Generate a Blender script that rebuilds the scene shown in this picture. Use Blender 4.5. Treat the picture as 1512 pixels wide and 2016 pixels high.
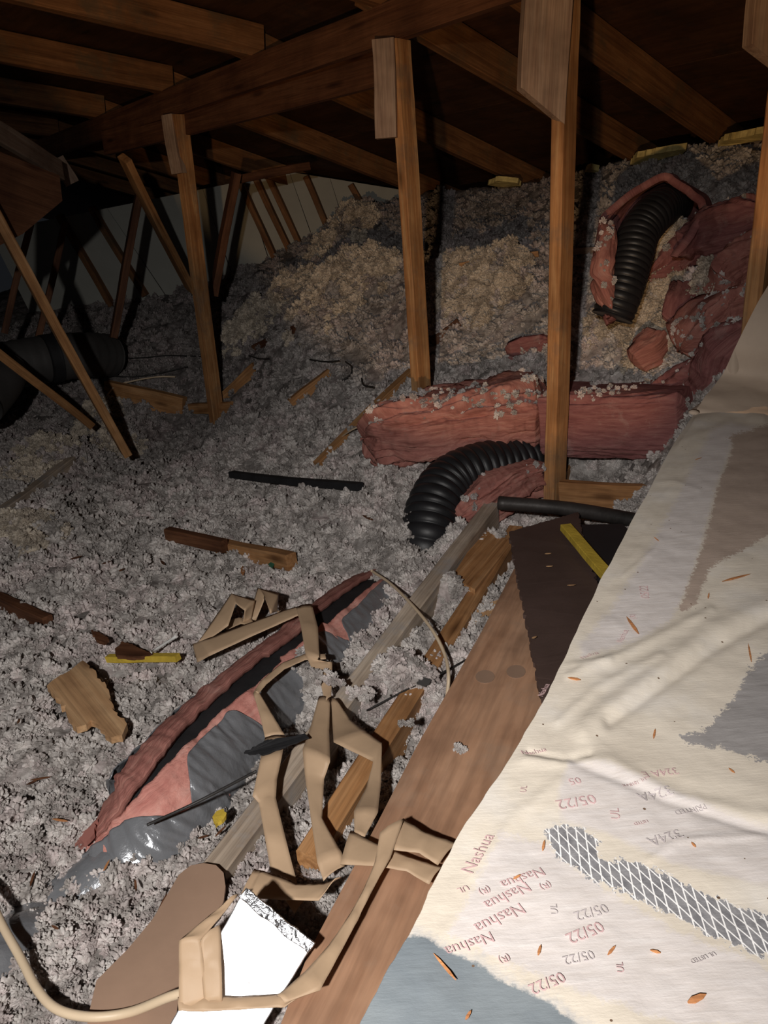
import bpy, math, random
import numpy as np
from mathutils import Vector, Matrix
for o in list(bpy.data.objects): bpy.data.objects.remove(o)
random.seed(7); rng = np.random.default_rng(7)
scn = bpy.context.scene
COL = scn.collection
# ------------------------------------------------------------------ camera
F = 1480.0; CZ = 1.2
t_ = math.radians(20); r_ = math.radians(3)
C0 = Vector((0, 0, CZ))
FW = Vector((0, math.cos(t_), -math.sin(t_)))
U0 = Vector((0, math.sin(t_), math.cos(t_))); R0 = Vector((1, 0, 0))
RT = R0*math.cos(r_) - U0*math.sin(r_); UP = U0*math.cos(r_) + R0*math.sin(r_)
cam = bpy.data.cameras.new('camera'); co = bpy.data.objects.new('camera', cam); COL.objects.link(co)
cam.sensor_fit = 'VERTICAL'; cam.sensor_height = 36.0; cam.lens = F/2016*36.0
cam.clip_start = 0.02; cam.clip_end = 60
m = Matrix((RT, UP, -FW)).transposed().to_4x4(); m.translation = C0
co.matrix_world = m
scn.camera = co
# ------------------------------------------------------------------ world, lights, exposure
w = bpy.data.worlds.new('attic_dark'); scn.world = w; w.use_nodes = True
w.node_tree.nodes['Background'].inputs[0].default_value = (0.55, 0.6, 0.7, 1)
w.node_tree.nodes['Background'].inputs[1].default_value = 0.012
scn.view_settings.view_transform = 'Standard'; scn.view_settings.look = 'None'
scn.view_settings.gamma = 1; scn.view_settings.exposure = 0.0
scn.view_settings.use_curve_mapping = False
def spot(name, loc, aim, energy, col, ang, blend, size):
    l = bpy.data.lights.new(name, 'SPOT'); l.energy = energy; l.color = col
    l.spot_size = math.radians(ang); l.spot_blend = blend; l.shadow_soft_size = size
    o = bpy.data.objects.new(name, l); COL.objects.link(o); o.location = loc
    o.rotation_euler = (Vector(aim)-Vector(loc)).to_track_quat('-Z', 'Y').to_euler()
    return o
spot('phone_flash', (-0.30, -0.46, 1.52), (-0.42, 1.55, 0.25), 160, (1.0, 0.96, 0.92), 98, 1.0, 0.03)
spot('work_light', (-0.45, -0.70, 0.62), (0.75, 3.9, 3.0), 135, (1.0, 0.62, 0.30), 60, 0.12, 0.03)

# ------------------------------------------------------------------ pixel helpers (a pixel of the 1512x2016 frame -> a point)
def ray(x, y): return FW + RT*((x-756)/F) - UP*((y-1008)/F)
def pz(x, y, z):
    d = ray(x, y); return C0 + d*((z-CZ)/d.z)
def ph(x, y, H):
    d = ray(x, y); return C0 + d*(H/math.hypot(d.x, d.y))
def proj(P):
    v = np.asarray(P, float)-np.array(C0); zc = v@np.array(FW)
    return 756+F*(v@np.array(RT))/zc, 1008-F*(v@np.array(UP))/zc
# ------------------------------------------------------------------ numpy noise
def _h(ix, iy, s):
    n = (ix.astype(np.int64)*374761393 + iy.astype(np.int64)*668265263 + s*982451653) & 0xffffffff
    n = ((n ^ (n >> 13))*1274126177) & 0xffffffff
    n = ((n ^ (n >> 16))*2246822519) & 0xffffffff
    return ((n ^ (n >> 15)) & 0xffffff)/float(0xffffff)
def vnoise(x, y, s=0):
    x = np.asarray(x, float); y = np.asarray(y, float)
    ix = np.floor(x); iy = np.floor(y); fx = x-ix; fy = y-iy
    fx = fx*fx*fx*(fx*(fx*6-15)+10); fy = fy*fy*fy*(fy*(fy*6-15)+10)
    a = _h(ix, iy, s); b = _h(ix+1, iy, s); c = _h(ix, iy+1, s); d = _h(ix+1, iy+1, s)
    return ((a*(1-fx)+b*fx)*(1-fy)+(c*(1-fx)+d*fx)*fy)*2-1
def fbm(x, y, s=0, o=4):
    v = 0; a = 1.0
    for k in range(o):
        v = v + a*vnoise(np.asarray(x)*2**k, np.asarray(y)*2**k, s+k); a *= .5
    return v
def worley(x, y, s=0):
    ix = np.floor(x); iy = np.floor(y); best = np.full(np.shape(x), 9.0)
    for dx in (-1, 0, 1):
        for dy in (-1, 0, 1):
            cx = ix+dx; cy = iy+dy
            px = cx+_h(cx, cy, s); py = cy+_h(cx, cy, s+77)
            best = np.minimum(best, (px-x)**2+(py-y)**2)
    return np.sqrt(best)
def lump(x, y, sc, s):
    return np.sqrt(np.clip(1-(worley(x/sc, y/sc, s)/.85)**2, 0, 1))
# ------------------------------------------------------------------ materials
def newmat(name):
    M = bpy.data.materials.new(name); M.use_nodes = True
    nt = M.node_tree; b = nt.nodes['Principled BSDF']; return M, nt, b
def N(nt, t, **k):
    n = nt.nodes.new(t)
    for a, v in k.items(): setattr(n, a, v)
    return n
def ramp(nt, fac, stops):
    r = N(nt, 'ShaderNodeValToRGB'); e = r.color_ramp.elements
    while len(e) < len(stops): e.new(.5)
    for i, (p, c) in enumerate(stops):
        e[i].position = p; e[i].color = (*c, 1)
    nt.links.new(fac, r.inputs[0]); return r.outputs[0]
def coords(nt, scale, obj=True, rot=(0, 0, 0)):
    tc = N(nt, 'ShaderNodeTexCoord'); mp = N(nt, 'ShaderNodeMapping'); mp.inputs['Scale'].default_value = scale
    mp.inputs['Rotation'].default_value = rot
    nt.links.new(tc.outputs['Object'], mp.inputs[0]); return mp.outputs[0]
def noise(nt, vec, scale, detail=4, rough=.6, dist=0):
    n = N(nt, 'ShaderNodeTexNoise'); n.inputs['Scale'].default_value = scale; n.inputs['Detail'].default_value = detail
    n.inputs['Roughness'].default_value = rough; n.inputs['Distortion'].default_value = dist
    nt.links.new(vec, n.inputs['Vector']); return n.outputs[0]
def bump(nt, b, h, st, d=.01):
    bp = N(nt, 'ShaderNodeBump'); bp.inputs['Strength'].default_value = st; bp.inputs['Distance'].default_value = d
    nt.links.new(h, bp.inputs['Height']); nt.links.new(bp.outputs[0], b.inputs['Normal'])
def mixc(nt, fac, a, b, mode='MIX'):
    mx = N(nt, 'ShaderNodeMix', data_type='RGBA', blend_type=mode)
    if isinstance(fac, (int, float)): mx.inputs[0].default_value = fac
    else: nt.links.new(fac, mx.inputs[0])
    for sck, v in ((6, a), (7, b)):
        if isinstance(v, tuple): mx.inputs[sck].default_value = (*v, 1)
        else: nt.links.new(v, mx.inputs[sck])
    return mx.outputs[2]
def wood(name, c1, c2, c3, grain=1.0, rough=.7, stain=None, stainamt=.5):
    M, nt, b = newmat(name)
    oi = N(nt, 'ShaderNodeObjectInfo'); tc = N(nt, 'ShaderNodeTexCoord')
    ad = N(nt, 'ShaderNodeVectorMath', operation='ADD')
    sc = N(nt, 'ShaderNodeVectorMath', operation='SCALE'); sc.inputs[3].default_value = 7.3
    cb = N(nt, 'ShaderNodeCombineXYZ')
    for i in range(3): nt.links.new(oi.outputs['Random'], cb.inputs[i])
    nt.links.new(cb.outputs[0], sc.inputs[0]); nt.links.new(sc.outputs[0], ad.inputs[0]); nt.links.new(tc.outputs['Object'], ad.inputs[1])
    mp = N(nt, 'ShaderNodeMapping'); mp.inputs['Scale'].default_value = (1.2, 22*grain, 22*grain); nt.links.new(ad.outputs[0], mp.inputs[0])
    g = noise(nt, mp.outputs[0], 1.6, 5, .62, .6)
    mp2 = N(nt, 'ShaderNodeMapping'); mp2.inputs['Scale'].default_value = (3, 110*grain, 110*grain); nt.links.new(ad.outputs[0], mp2.inputs[0])
    g2 = noise(nt, mp2.outputs[0], 1.5, 3, .6)
    col = ramp(nt, g, [(.28, c1), (.5, c2), (.72, c3)])
    f2 = ramp(nt, g2, [(.35, (.72, .72, .72)), (.62, (1.1, 1.1, 1.1))])
    col = mixc(nt, .75, col, f2, 'MULTIPLY')
    big = noise(nt, ad.outputs[0], 3.2, 4, .65)
    bs = ramp(nt, big, [(.38, (.62, .6, .6)), (.58, (1.05, 1.05, 1.05))])
    col = mixc(nt, .8, col, bs, 'MULTIPLY')
    kn = N(nt, 'ShaderNodeTexVoronoi'); mk = N(nt, 'ShaderNodeMapping'); mk.inputs['Scale'].default_value = (2.2, 9, 9)
    nt.links.new(ad.outputs[0], mk.inputs[0]); nt.links.new(mk.outputs[0], kn.inputs['Vector']); kn.inputs['Scale'].default_value = 1.0
    kf = ramp(nt, kn.outputs['Distance'], [(.06, (.25, .2, .17)), (.16, (1, 1, 1))])
    col = mixc(nt, .8, col, kf, 'MULTIPLY')
    if stain:
        sn = noise(nt, ad.outputs[0], 6, 5, .7)
        sf = ramp(nt, sn, [(.52, (0, 0, 0)), (.66, (1, 1, 1))])
        ml = N(nt, 'ShaderNodeMath', operation='MULTIPLY'); ml.inputs[1].default_value = stainamt
        nt.links.new(sf, ml.inputs[0]); col = mixc(nt, ml.outputs[0], col, stain)
    nt.links.new(col, b.inputs['Base Color']); b.inputs['Roughness'].default_value = rough
    b.inputs['Specular IOR Level'].default_value = .25
    bump(nt, b, g2, .35, .002)
    return M
MW = {
 'fir':   wood('fir_lumber', (.30, .135, .05), (.47, .24, .10), (.58, .33, .16)),
 'dark':  wood('aged_dark_lumber', (.085, .032, .016), (.14, .058, .028), (.20, .09, .045)),
 'raft':  wood('rafter_lumber', (.13, .055, .022), (.24, .11, .045), (.32, .16, .07), stain=(.10, .08, .05), stainamt=.6),
 'post':  wood('post_lumber', (.30, .125, .045), (.44, .215, .085), (.60, .36, .17), stain=(.16, .13, .10), stainamt=.45),
 'cleat': wood('weathered_cleat_lumber', (.27, .17, .12), (.36, .25, .18), (.44, .33, .25)),
 'grey':  wood('weathered_grey_lumber', (.42, .33, .25), (.56, .46, .36), (.66, .56, .46), stain=(.36, .36, .37), stainamt=.6),
 'ply':   wood('plywood_board_wood', (.40, .215, .125), (.52, .30, .185), (.60, .365, .235), grain=.35, stain=(.42, .31, .23), stainamt=.35),
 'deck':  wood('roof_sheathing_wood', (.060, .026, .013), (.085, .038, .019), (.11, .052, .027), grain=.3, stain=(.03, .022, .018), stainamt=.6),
 'scrap': wood('split_scrap_wood', (.36, .20, .10), (.52, .31, .16), (.62, .40, .22), grain=.8),
 'splin': wood('splinter_wood', (.40, .17, .07), (.50, .22, .09), (.58, .28, .12), grain=2),
}
def simple(name, col, rough=.6, metal=0, bsc=None, bst=.3, var=.15, vsc=8, spec=.4, stretch=(1, 1, 1)):
    M, nt, b = newmat(name); v = coords(nt, stretch)
    n = noise(nt, v, vsc, 5, .65)
    lo = tuple(c*(1-var*2) for c in col); hi = tuple(min(1, c*(1+var)) for c in col)
    nt.links.new(ramp(nt, n, [(.3, lo), (.65, hi)]), b.inputs['Base Color'])
    b.inputs['Roughness'].default_value = rough; b.inputs['Metallic'].default_value = metal
    b.inputs['Specular IOR Level'].default_value = spec
    if bsc: bump(nt, b, noise(nt, v, bsc, 5, .6), bst, .004)
    return M
def veins(nt, col):
    ge = N(nt, 'ShaderNodeNewGeometry'); nz = N(nt, 'ShaderNodeTexNoise'); nz.inputs['Scale'].default_value = 14; nz.inputs['Detail'].default_value = 4; nt.links.new(ge.outputs['Position'], nz.inputs['Vector'])
    sc = N(nt, 'ShaderNodeVectorMath', operation='MULTIPLY_ADD'); sc.inputs[1].default_value = (.09, .09, .09); nt.links.new(nz.outputs['Color'], sc.inputs[0]); nt.links.new(ge.outputs['Position'], sc.inputs[2])
    out = col
    for scl, lo in ((9, .58), (22, .74)):
        v = N(nt, 'ShaderNodeTexVoronoi', feature='DISTANCE_TO_EDGE'); v.inputs['Scale'].default_value = scl; nt.links.new(sc.outputs[0], v.inputs['Vector'])
        out = mixc(nt, 1.0, out, ramp(nt, v.outputs['Distance'], [(.0, (lo, lo*.98, lo*.97)), (.16, (1.04, 1.04, 1.04))]), 'MULTIPLY')
    return out
def far_dim(nt, col):  # light falloff painted into the insulation colour: darker towards the back of the attic
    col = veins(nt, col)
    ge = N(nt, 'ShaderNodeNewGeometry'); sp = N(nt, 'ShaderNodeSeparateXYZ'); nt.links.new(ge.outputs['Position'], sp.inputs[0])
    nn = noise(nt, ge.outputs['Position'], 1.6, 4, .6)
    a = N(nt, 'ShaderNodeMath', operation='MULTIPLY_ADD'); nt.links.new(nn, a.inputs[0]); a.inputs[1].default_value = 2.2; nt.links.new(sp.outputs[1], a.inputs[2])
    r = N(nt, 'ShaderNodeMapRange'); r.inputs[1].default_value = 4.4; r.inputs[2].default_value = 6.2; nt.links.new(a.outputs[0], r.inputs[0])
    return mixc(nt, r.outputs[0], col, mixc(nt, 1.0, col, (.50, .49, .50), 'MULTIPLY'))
def fluffmat(name, cols, inst):
    M, nt, b = newmat(name); v = coords(nt, (1, 1, 1))
    if inst:
        oi = N(nt, 'ShaderNodeObjectInfo'); ge = N(nt, 'ShaderNodeNewGeometry'); wn = noise(nt, ge.outputs['Position'], 3.2, 4, .6)
        ma = N(nt, 'ShaderNodeMath', operation='MULTIPLY_ADD'); nt.links.new(oi.outputs['Random'], ma.inputs[0]); ma.inputs[1].default_value = .24
        mb = N(nt, 'ShaderNodeMath', operation='MULTIPLY_ADD'); nt.links.new(wn, mb.inputs[0]); mb.inputs[1].default_value = 1.5; mb.inputs[2].default_value = -.36
        nt.links.new(mb.outputs[0], ma.inputs[2]); base = ramp(nt, ma.outputs[0], cols)
        base = far_dim(nt, base) if cols is FC else veins(nt, base)
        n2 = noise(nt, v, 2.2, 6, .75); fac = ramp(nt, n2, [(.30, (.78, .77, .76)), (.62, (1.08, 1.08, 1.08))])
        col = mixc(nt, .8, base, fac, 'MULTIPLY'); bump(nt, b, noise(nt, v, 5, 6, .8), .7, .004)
    else:
        n1 = noise(nt, v, 3.5, 5, .6); base = ramp(nt, n1, [(.25+.5*p, c) for p, c in cols])
        n2 = noise(nt, v, 45, 6, .75); fac = ramp(nt, n2, [(.30, (.62, .60, .59)), (.62, (1.06, 1.06, 1.06))])
        col = far_dim(nt, mixc(nt, .8, base, fac, 'MULTIPLY')); bump(nt, b, noise(nt, v, 120, 6, .8), .8, .008)
    nt.links.new(col, b.inputs['Base Color']); b.inputs['Roughness'].default_value = 1; b.inputs['Specular IOR Level'].default_value = .05
    return M
FC = [(0, (.25, .235, .205)), (.22, (.50, .47, .45)), (.5, (.72, .68, .65)), (.72, (.76, .67, .655)), (1, (.82, .78, .73))]
FCR = [(0, (.52, .46, .38)), (.5, (.68, .60, .50)), (1, (.76, .68, .56))]
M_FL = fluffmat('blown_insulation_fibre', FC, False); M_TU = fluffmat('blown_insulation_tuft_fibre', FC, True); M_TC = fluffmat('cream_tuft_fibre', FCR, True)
def pinkmat(name, a, b_, c, dust):
    M, nt, b = newmat(name); v = coords(nt, (1, 1, 1))
    at = N(nt, 'ShaderNodeAttribute', attribute_name='layer')
    v2 = N(nt, 'ShaderNodeCombineXYZ'); sp = N(nt, 'ShaderNodeSeparateXYZ'); nt.links.new(at.outputs['Vector'], sp.inputs[0])
    nt.links.new(sp.outputs[0], v2.inputs[0]); nt.links.new(sp.outputs[1], v2.inputs[1])
    g = noise(nt, v2.outputs[0], 1.0, 7, .7, .4)
    col = ramp(nt, g, [(.3, a), (.5, b_), (.7, c)])
    n3 = noise(nt, v, 14, 6, .7); df = ramp(nt, n3, [(.56, (0, 0, 0)), (.72, (1, 1, 1))])
    ml = N(nt, 'ShaderNodeMath', operation='MULTIPLY'); ml.inputs[1].default_value = dust; nt.links.new(df, ml.inputs[0])
    col = mixc(nt, ml.outputs[0], col, (.45, .33, .30))
    nt.links.new(col, b.inputs['Base Color']); b.inputs['Roughness'].default_value = .95; b.inputs['Specular IOR Level'].default_value = .1
    bump(nt, b, g, .7, .012); return M
M_PK = pinkmat('pink_fibreglass', (.24, .095, .08), (.41, .175, .145), (.55, .29, .235), .35)
M_PD = pinkmat('dusty_pink_fibreglass', (.20, .075, .075), (.30, .125, .12), (.38, .19, .17), .45)
M_PL = pinkmat('light_pink_fibreglass', (.50, .19, .16), (.66, .30, .25), (.74, .42, .36), .12)
M_BLK = simple('black_duct_plastic', (.018, .018, .02), .45, 0, 40, .15, .2, 10, .4)
M_BLM = simple('black_matte_film', (.02, .02, .022), .7, 0, 30, .3, .2, 10, .3)
M_SIL = simple('grey_jacket_film', (.26, .27, .29), .24, .35, 22, 1.0, .08, 6, .6, (1, 1, 1))
M_PAP = simple('tan_masking_paper', (.52, .365, .235), .55, 0, 14, .25, .06, 3, .35)
M_FOIL = simple('silver_foil', (.90, .90, .92), .5, 1, 30, .3, .04, 20, .5)
M_FOI2 = simple('creased_silver_foil', (.62, .63, .66), .30, 1, 60, 1.0, .15, 30, .5)
M_BRD = simple('dark_brown_board', (.085, .055, .047), .6, 0, 160, .15, .12, 4, .3)
M_BKP = simple('black_panel', (.022, .022, .024), .6, 0, 60, .1, .1, 4, .3)
M_YEL = simple('yellow_foam', (.62, .44, .06), .75, 0, 90, .4, .12, 20, .2)
M_CAB = simple('cream_cable_sheath', (.66, .52, .36), .45, 0, 30, .1, .06, 5, .4)
M_WIR = simple('dark_wire', (.03, .028, .027), .5)
M_PIP = simple('black_steel_pipe', (.045, .04, .038), .5, .3, 30, .3, .3, 12)
M_PAD = simple('brown_panel_board', (.36, .235, .165), .65, 0, 25, .12, .08, 3, .3)
M_DRY = simple('drywall_paper', (.42, .42, .38), .9, 0, 20, .05, .06, 2, .1)
M_GRD = simple('old_grey_duct_wrap', (.075, .072, .07), .6, .1, 12, .3, .15, 4)
M_SLB = simple('tan_duct_board', (.43, .34, .265), .75, 0, 30, .2, .07, 5, .3)
M_GRN = simple('yellow_green_batt', (.78, .64, .27), .95, 0, 40, .8, .25, 12, .1)
M_WHT = simple('white_scrap', (.80, .80, .78), .7, 0, 20, .2, .05, 5, .2)
M_RED = simple('red_ink', (.56, .38, .38), .7, var=.15, vsc=60); M_GRY = simple('grey_ink', (.50, .45, .45), .7, var=.15, vsc=60)
M_GRE = simple('green_plastic', (.02, .16, .10), .4)
# ------------------------------------------------------------------ mesh helpers
def mesh(name, V, Fc, mat, parent=None, loc=None, mw=None, smooth=True):
    """V in world space; the object's origin goes to loc (or mw gives its frame)"""
    me = bpy.data.meshes.new(name)
    V = np.asarray(V, float)
    if mw is None:
        if loc is None: loc = (V[:, 0].mean(), V[:, 1].mean(), V[:, 2].min())
        mw = Matrix.Translation(Vector(loc))
    inv = np.array(mw.inverted()); Vl = V@inv[:3, :3].T + inv[:3, 3]
    if isinstance(Fc, np.ndarray) and Fc.ndim == 2:
        k = Fc.shape[1]
        me.vertices.add(len(Vl)); me.vertices.foreach_set('co', Vl.astype(np.float32).ravel())
        me.loops.add(Fc.size); me.loops.foreach_set('vertex_index', Fc.astype(np.int32).ravel())
        me.polygons.add(len(Fc)); me.polygons.foreach_set('loop_start', np.arange(0, Fc.size, k, dtype=np.int32))
        me.update(calc_edges=True); me.validate()
    else:
        me.from_pydata([tuple(v) for v in Vl], [], [tuple(f) for f in Fc]); me.update()
    if smooth: me.polygons.foreach_set('use_smooth', [True]*len(me.polygons))
    me.materials.append(mat)
    o = bpy.data.objects.new(name, me); COL.objects.link(o)
    if parent: o.parent = parent; o.matrix_parent_inverse = parent.matrix_basis.inverted()
    o.matrix_basis = mw
    return o
def tag(o, label=None, cat=None, group=None, kind=None):
    if label: o['label'] = label
    if cat: o['category'] = cat
    if group: o['group'] = group
    if kind: o['kind'] = kind
    return o
def empty(name, loc, label, cat, group=None):
    o = bpy.data.objects.new(name, None); COL.objects.link(o); o.location = loc; o.empty_display_size = .05
    return tag(o, label, cat, group)
def gridf(nu, nv, closev=False):
    i = np.arange(nu-1)[:, None]; j = np.arange(nv if closev else nv-1)[None, :]
    j2 = (j+1) % nv
    a = i*nv+j; b = i*nv+j2; c = (i+1)*nv+j2; d = (i+1)*nv+j
    return np.stack([a+0*b, b+0*a, c+0*a, d+0*b], -1).reshape(-1, 4)
def frame(p0, p1, side):
    """matrix: X along p0->p1, Z as near as can be to 'side'"""
    x = (Vector(p1)-Vector(p0)).normalized(); z = Vector(side); z = (z-x*z.dot(x)).normalized(); y = z.cross(x)
    m = Matrix((x, y, z)).transposed().to_4x4(); m.translation = Vector(p0); return m
def timber(name, p0, p1, w, h, mat, label=None, cat=None, up=(0, 0, 1), parent=None, group=None, n=None, wob=.0015, cut0=0, cut1=0, kind=None):
    """lumber of width w (local Y) and height h (local Z), chamfered edges, slightly uneven; cut0/cut1 slant the ends"""
    mw = frame(p0, p1, up); L = (Vector(p1)-Vector(p0)).length
    n = n or max(6, int(L/.09)); c = min(w, h)*.07
    prof = [(-w/2+c, -h/2), (w/2-c, -h/2), (w/2, -h/2+c), (w/2, h/2-c), (w/2-c, h/2), (-w/2+c, h/2), (-w/2, h/2-c), (-w/2, -h/2+c)]
    V = []
    sd = random.random()*50
    for i in range(n+1):
        a = i/n
        oy = wob*2*math.sin(sd+a*5); oz = wob*2*math.cos(sd*1.7+a*4)
        for (y, z) in prof:
            x = L*a
            k = (y/w if w >= h else z/h)
            if a < .5: x += cut0*(k+.5)*(1-2*a)
            else: x -= cut1*(k+.5)*(2*a-1)
            V.append((x, y+oy+random.uniform(-wob, wob)*.5, z+oz+random.uniform(-wob, wob)*.5))
    Fc = []
    for i in range(n):
        for j in range(8):
            Fc.append((i*8+j, i*8+(j+1) % 8, (i+1)*8+(j+1) % 8, (i+1)*8+j))
    Fc.append(tuple(range(7, -1, -1))); Fc.append(tuple(n*8+j for j in range(8)))
    A = np.array(mw); W = np.array(V)@A[:3, :3].T+A[:3, 3]
    o = mesh(name, W, Fc, mat, parent, mw=mw, smooth=False)
    return tag(o, label, cat, group, kind)
def smoothpath(P, n):
    P = np.array([tuple(p) for p in P], float); k = len(P)
    Q = np.vstack([2*P[0]-P[1], P, 2*P[-1]-P[-2]]); out = []
    for u in np.linspace(0, k-1-1e-6, n):
        i = int(u); f = u-i; a, b, c, d = Q[i], Q[i+1], Q[i+2], Q[i+3]
        out.append(.5*((2*b)+(-a+c)*f+(2*a-5*b+4*c-d)*f*f+(-a+3*b-3*c+d)*f**3))
    return np.array(out)
def frames(P):
    T = np.gradient(P, axis=0); T /= np.linalg.norm(T, axis=1)[:, None]
    S = np.cross(T, [0, 0, 1.]); S /= (np.linalg.norm(S, axis=1)[:, None]+1e-9)
    return T, S, np.cross(S, T)
def tube(name, pts, rad, mat, label=None, cat=None, n=60, k=12, parent=None, rf=None, caps=True, group=None, smooth=True, flat=1.0):
    P = smoothpath(pts, n); T, S, B = frames(P); an = np.linspace(0, 2*np.pi, k, endpoint=False)
    s = np.concatenate([[0], np.cumsum(np.linalg.norm(np.diff(P, axis=0), axis=1))])
    r = np.full((n, k), rad) if rf is None else rf(s[:, None], an[None, :])*np.ones((n, k))
    V = P[:, None, :]+r[..., None]*(np.cos(an)[None, :, None]*S[:, None, :]+flat*np.sin(an)[None, :, None]*B[:, None, :])
    V = V.reshape(-1, 3); Fc = [tuple(f) for f in gridf(n, k, True)]
    if caps: Fc.append(tuple(range(k))); Fc.append(tuple((n-1)*k+j for j in range(k-1, -1, -1)))
    return tag(mesh(name, V, Fc, mat, parent, loc=tuple(P[0]), smooth=smooth), label, cat, group)
def slab(name, poly, th, mat, label=None, cat=None, parent=None, group=None, rag=0, sub=1, grain=None, kind=None):
    """a board: outline of 3D points (roughly planar), thickness th downwards along its normal; rag = uneven edge"""
    P = [Vector(p) for p in poly]; c = sum(P, Vector())/len(P); nrm = Vector()
    for i in range(len(P)):
        nrm += (P[i]-c).cross(P[(i+1) % len(P)]-c)
    nrm.normalize()
    if nrm.z < 0: nrm = -nrm; P.reverse()
    Q = []
    for i in range(len(P)):
        a, b = P[i], P[(i+1) % len(P)]
        k = max(1, int((b-a).length/rag/1.5)) if rag else sub
        for j in range(k):
            q = a.lerp(b, j/k)
            if rag and j: q = q+Vector((random.gauss(0, rag*.4), random.gauss(0, rag*.4), 0))
            Q.append(q)
    n = len(Q); V = [tuple(q) for q in Q]+[tuple(q-nrm*th) for q in Q]
    Fc = [tuple(range(n)), tuple(range(2*n-1, n-1, -1))]+[(i, n+i, n+(i+1) % n, (i+1) % n) for i in range(n)]
    g = grain if grain else (P[1]-P[0] if (P[1]-P[0]).length > (P[2]-P[1]).length else P[2]-P[1])
    mw = frame(c, c+Vector(g), nrm)
    o = mesh(name, V, Fc, mat, parent, mw=mw, smooth=False)
    return tag(o, label, cat, group, kind)
# ------------------------------------------------------------------ roof geometry numbers
D1 = Vector((-.639, .769, 0)); Q1 = Vector((.769, .639, 0)); PA = Vector((.16, 3.28, 0)); SA = PA.dot(Q1)
def roofz(s): return 2.04-s*(.268 if s > 0 else .085)
def st(s, t): # point on the rafter underside plane
    p = PA+Q1*s+D1*t; return Vector((p.x, p.y, roofz(s)))
def onroof(x, y, off=0):
    d = ray(x, y); q = d.dot(Q1)
    for sl in (.268, .085):
        k = (2.04+off+sl*SA-CZ)/(d.z+sl*q)
        P = C0+d*k
        if (P.dot(Q1)-SA > 0) == (sl == .268): break
    return P
def tline(x, y, z):
    p = pz(x, y, z); return (p-PA).dot(D1)
def online(px, py0=300):
    """point on the purlin line seen in pixel column px"""
    d = ray(px, py0); n = Vector((d.y, -d.x, 0)); k = -(PA.dot(n))/(D1.dot(n)); return PA+D1*k
# ------------------------------------------------------------------ insulation surface: control points
CP = [pz(0, 2000, .17), pz(400, 2000, .15), pz(0, 1500, .10), pz(0, 1250, .06), pz(300, 1150, .05), pz(0, 1000, .05), pz(250, 1600, .08), pz(600, 1500, .12),
      pz(700, 1300, .13), pz(850, 1250, .17), pz(600, 1100, .10), pz(430, 866, .02), pz(230, 860, .06), pz(100, 800, .15), pz(60, 900, .10), ph(100, 720, 6.0), ph(215, 655, 6.6), ph(100, 640, 7.0),
      ph(430, 570, 6.6), ph(300, 590, 7.0), ph(620, 500, 6.2), onroof(760, 400), onroof(900, 372), onroof(1020, 360), onroof(1160, 330), onroof(1320, 300), onroof(1512, 275), onroof(640, 420),
      ph(900, 540, 4.3), ph(980, 560, 4.1), ph(700, 560, 5.0), ph(560, 640, 4.9), ph(900, 640, 4.0), ph(700, 700, 4.2), ph(600, 800, 4.0), ph(600, 900, 3.6), ph(780, 880, 3.1), pz(800, 1000, .26), pz(700, 1050, .2),
      pz(1000, 960, .22), pz(1150, 1010, .14), pz(1240, 1000, .14), pz(1200, 930, .23), ph(1150, 800, 3.0), ph(1180, 700, 3.15), ph(1250, 640, 3.1), ph(1400, 640, 2.9), ph(1300, 540, 3.6), ph(1450, 500, 3.5), ph(1400, 400, 3.9),
      ph(1100, 450, 4.7), ph(1000, 430, 5.3), ph(1150, 560, 3.8), pz(900, 1150, .18), pz(1000, 1250, .18), pz(750, 1500, .14), pz(650, 1750, .14), pz(950, 1700, .14),
      Vector((2.2, 2.0, .5)), Vector((2.6, .8, .4)), Vector((1.2, 0, .15)), Vector((-3.5, 3, .1)), Vector((-5, 6, .4)), Vector((-3, 1, .1)), Vector((0, -.6, .12)), Vector((-5, 9, .6))]
cp = np.array([tuple(p) for p in CP]); xy = cp[:, :2]
def U_(r): return np.where(r > 1e-9, r*r*np.log(r+1e-12), 0)
K = U_(np.linalg.norm(xy[:, None]-xy[None], axis=2)) + np.eye(len(xy))*.06
Pm = np.hstack([np.ones((len(xy), 1)), xy]); n_ = len(xy)
sol = np.linalg.solve(np.block([[K, Pm], [Pm.T, np.zeros((3, 3))]]), np.concatenate([cp[:, 2], np.zeros(3)]))
def base_z(x, y):
    x = np.asarray(x, float); y = np.asarray(y, float); z = sol[n_]+sol[n_+1]*x+sol[n_+2]*y
    for i in range(n_): z = z+sol[i]*U_(np.hypot(x-xy[i, 0], y-xy[i, 1]))
    return z
BUMPS = []
def surf_z(x, y, fine=True):
    z = base_z(x, y)
    for bx_, by_, br_, bh_ in BUMPS: z = z+bh_*np.exp(-((x-bx_)**2+(y-by_)**2)/br_**2)*(1+.35*fbm(x/.12, y/.12, 15, 3))
    z = z+.022*fbm(x/.55, y/.55, 3, 3)+.050*lump(x+.03*vnoise(x/.1, y/.1, 5), y+.03*vnoise(x/.1, y/.1, 6), .17, 11)-.035
    if fine: z = z+.026*lump(x+.01*vnoise(x/.03, y/.03, 8), y+.01*vnoise(x/.03, y/.03, 9), .065, 21)+.009*lump(x, y, .027, 31)-.013
    return z
def sz(x, y): return float(surf_z(np.array([x]), np.array([y]))[0])
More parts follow.
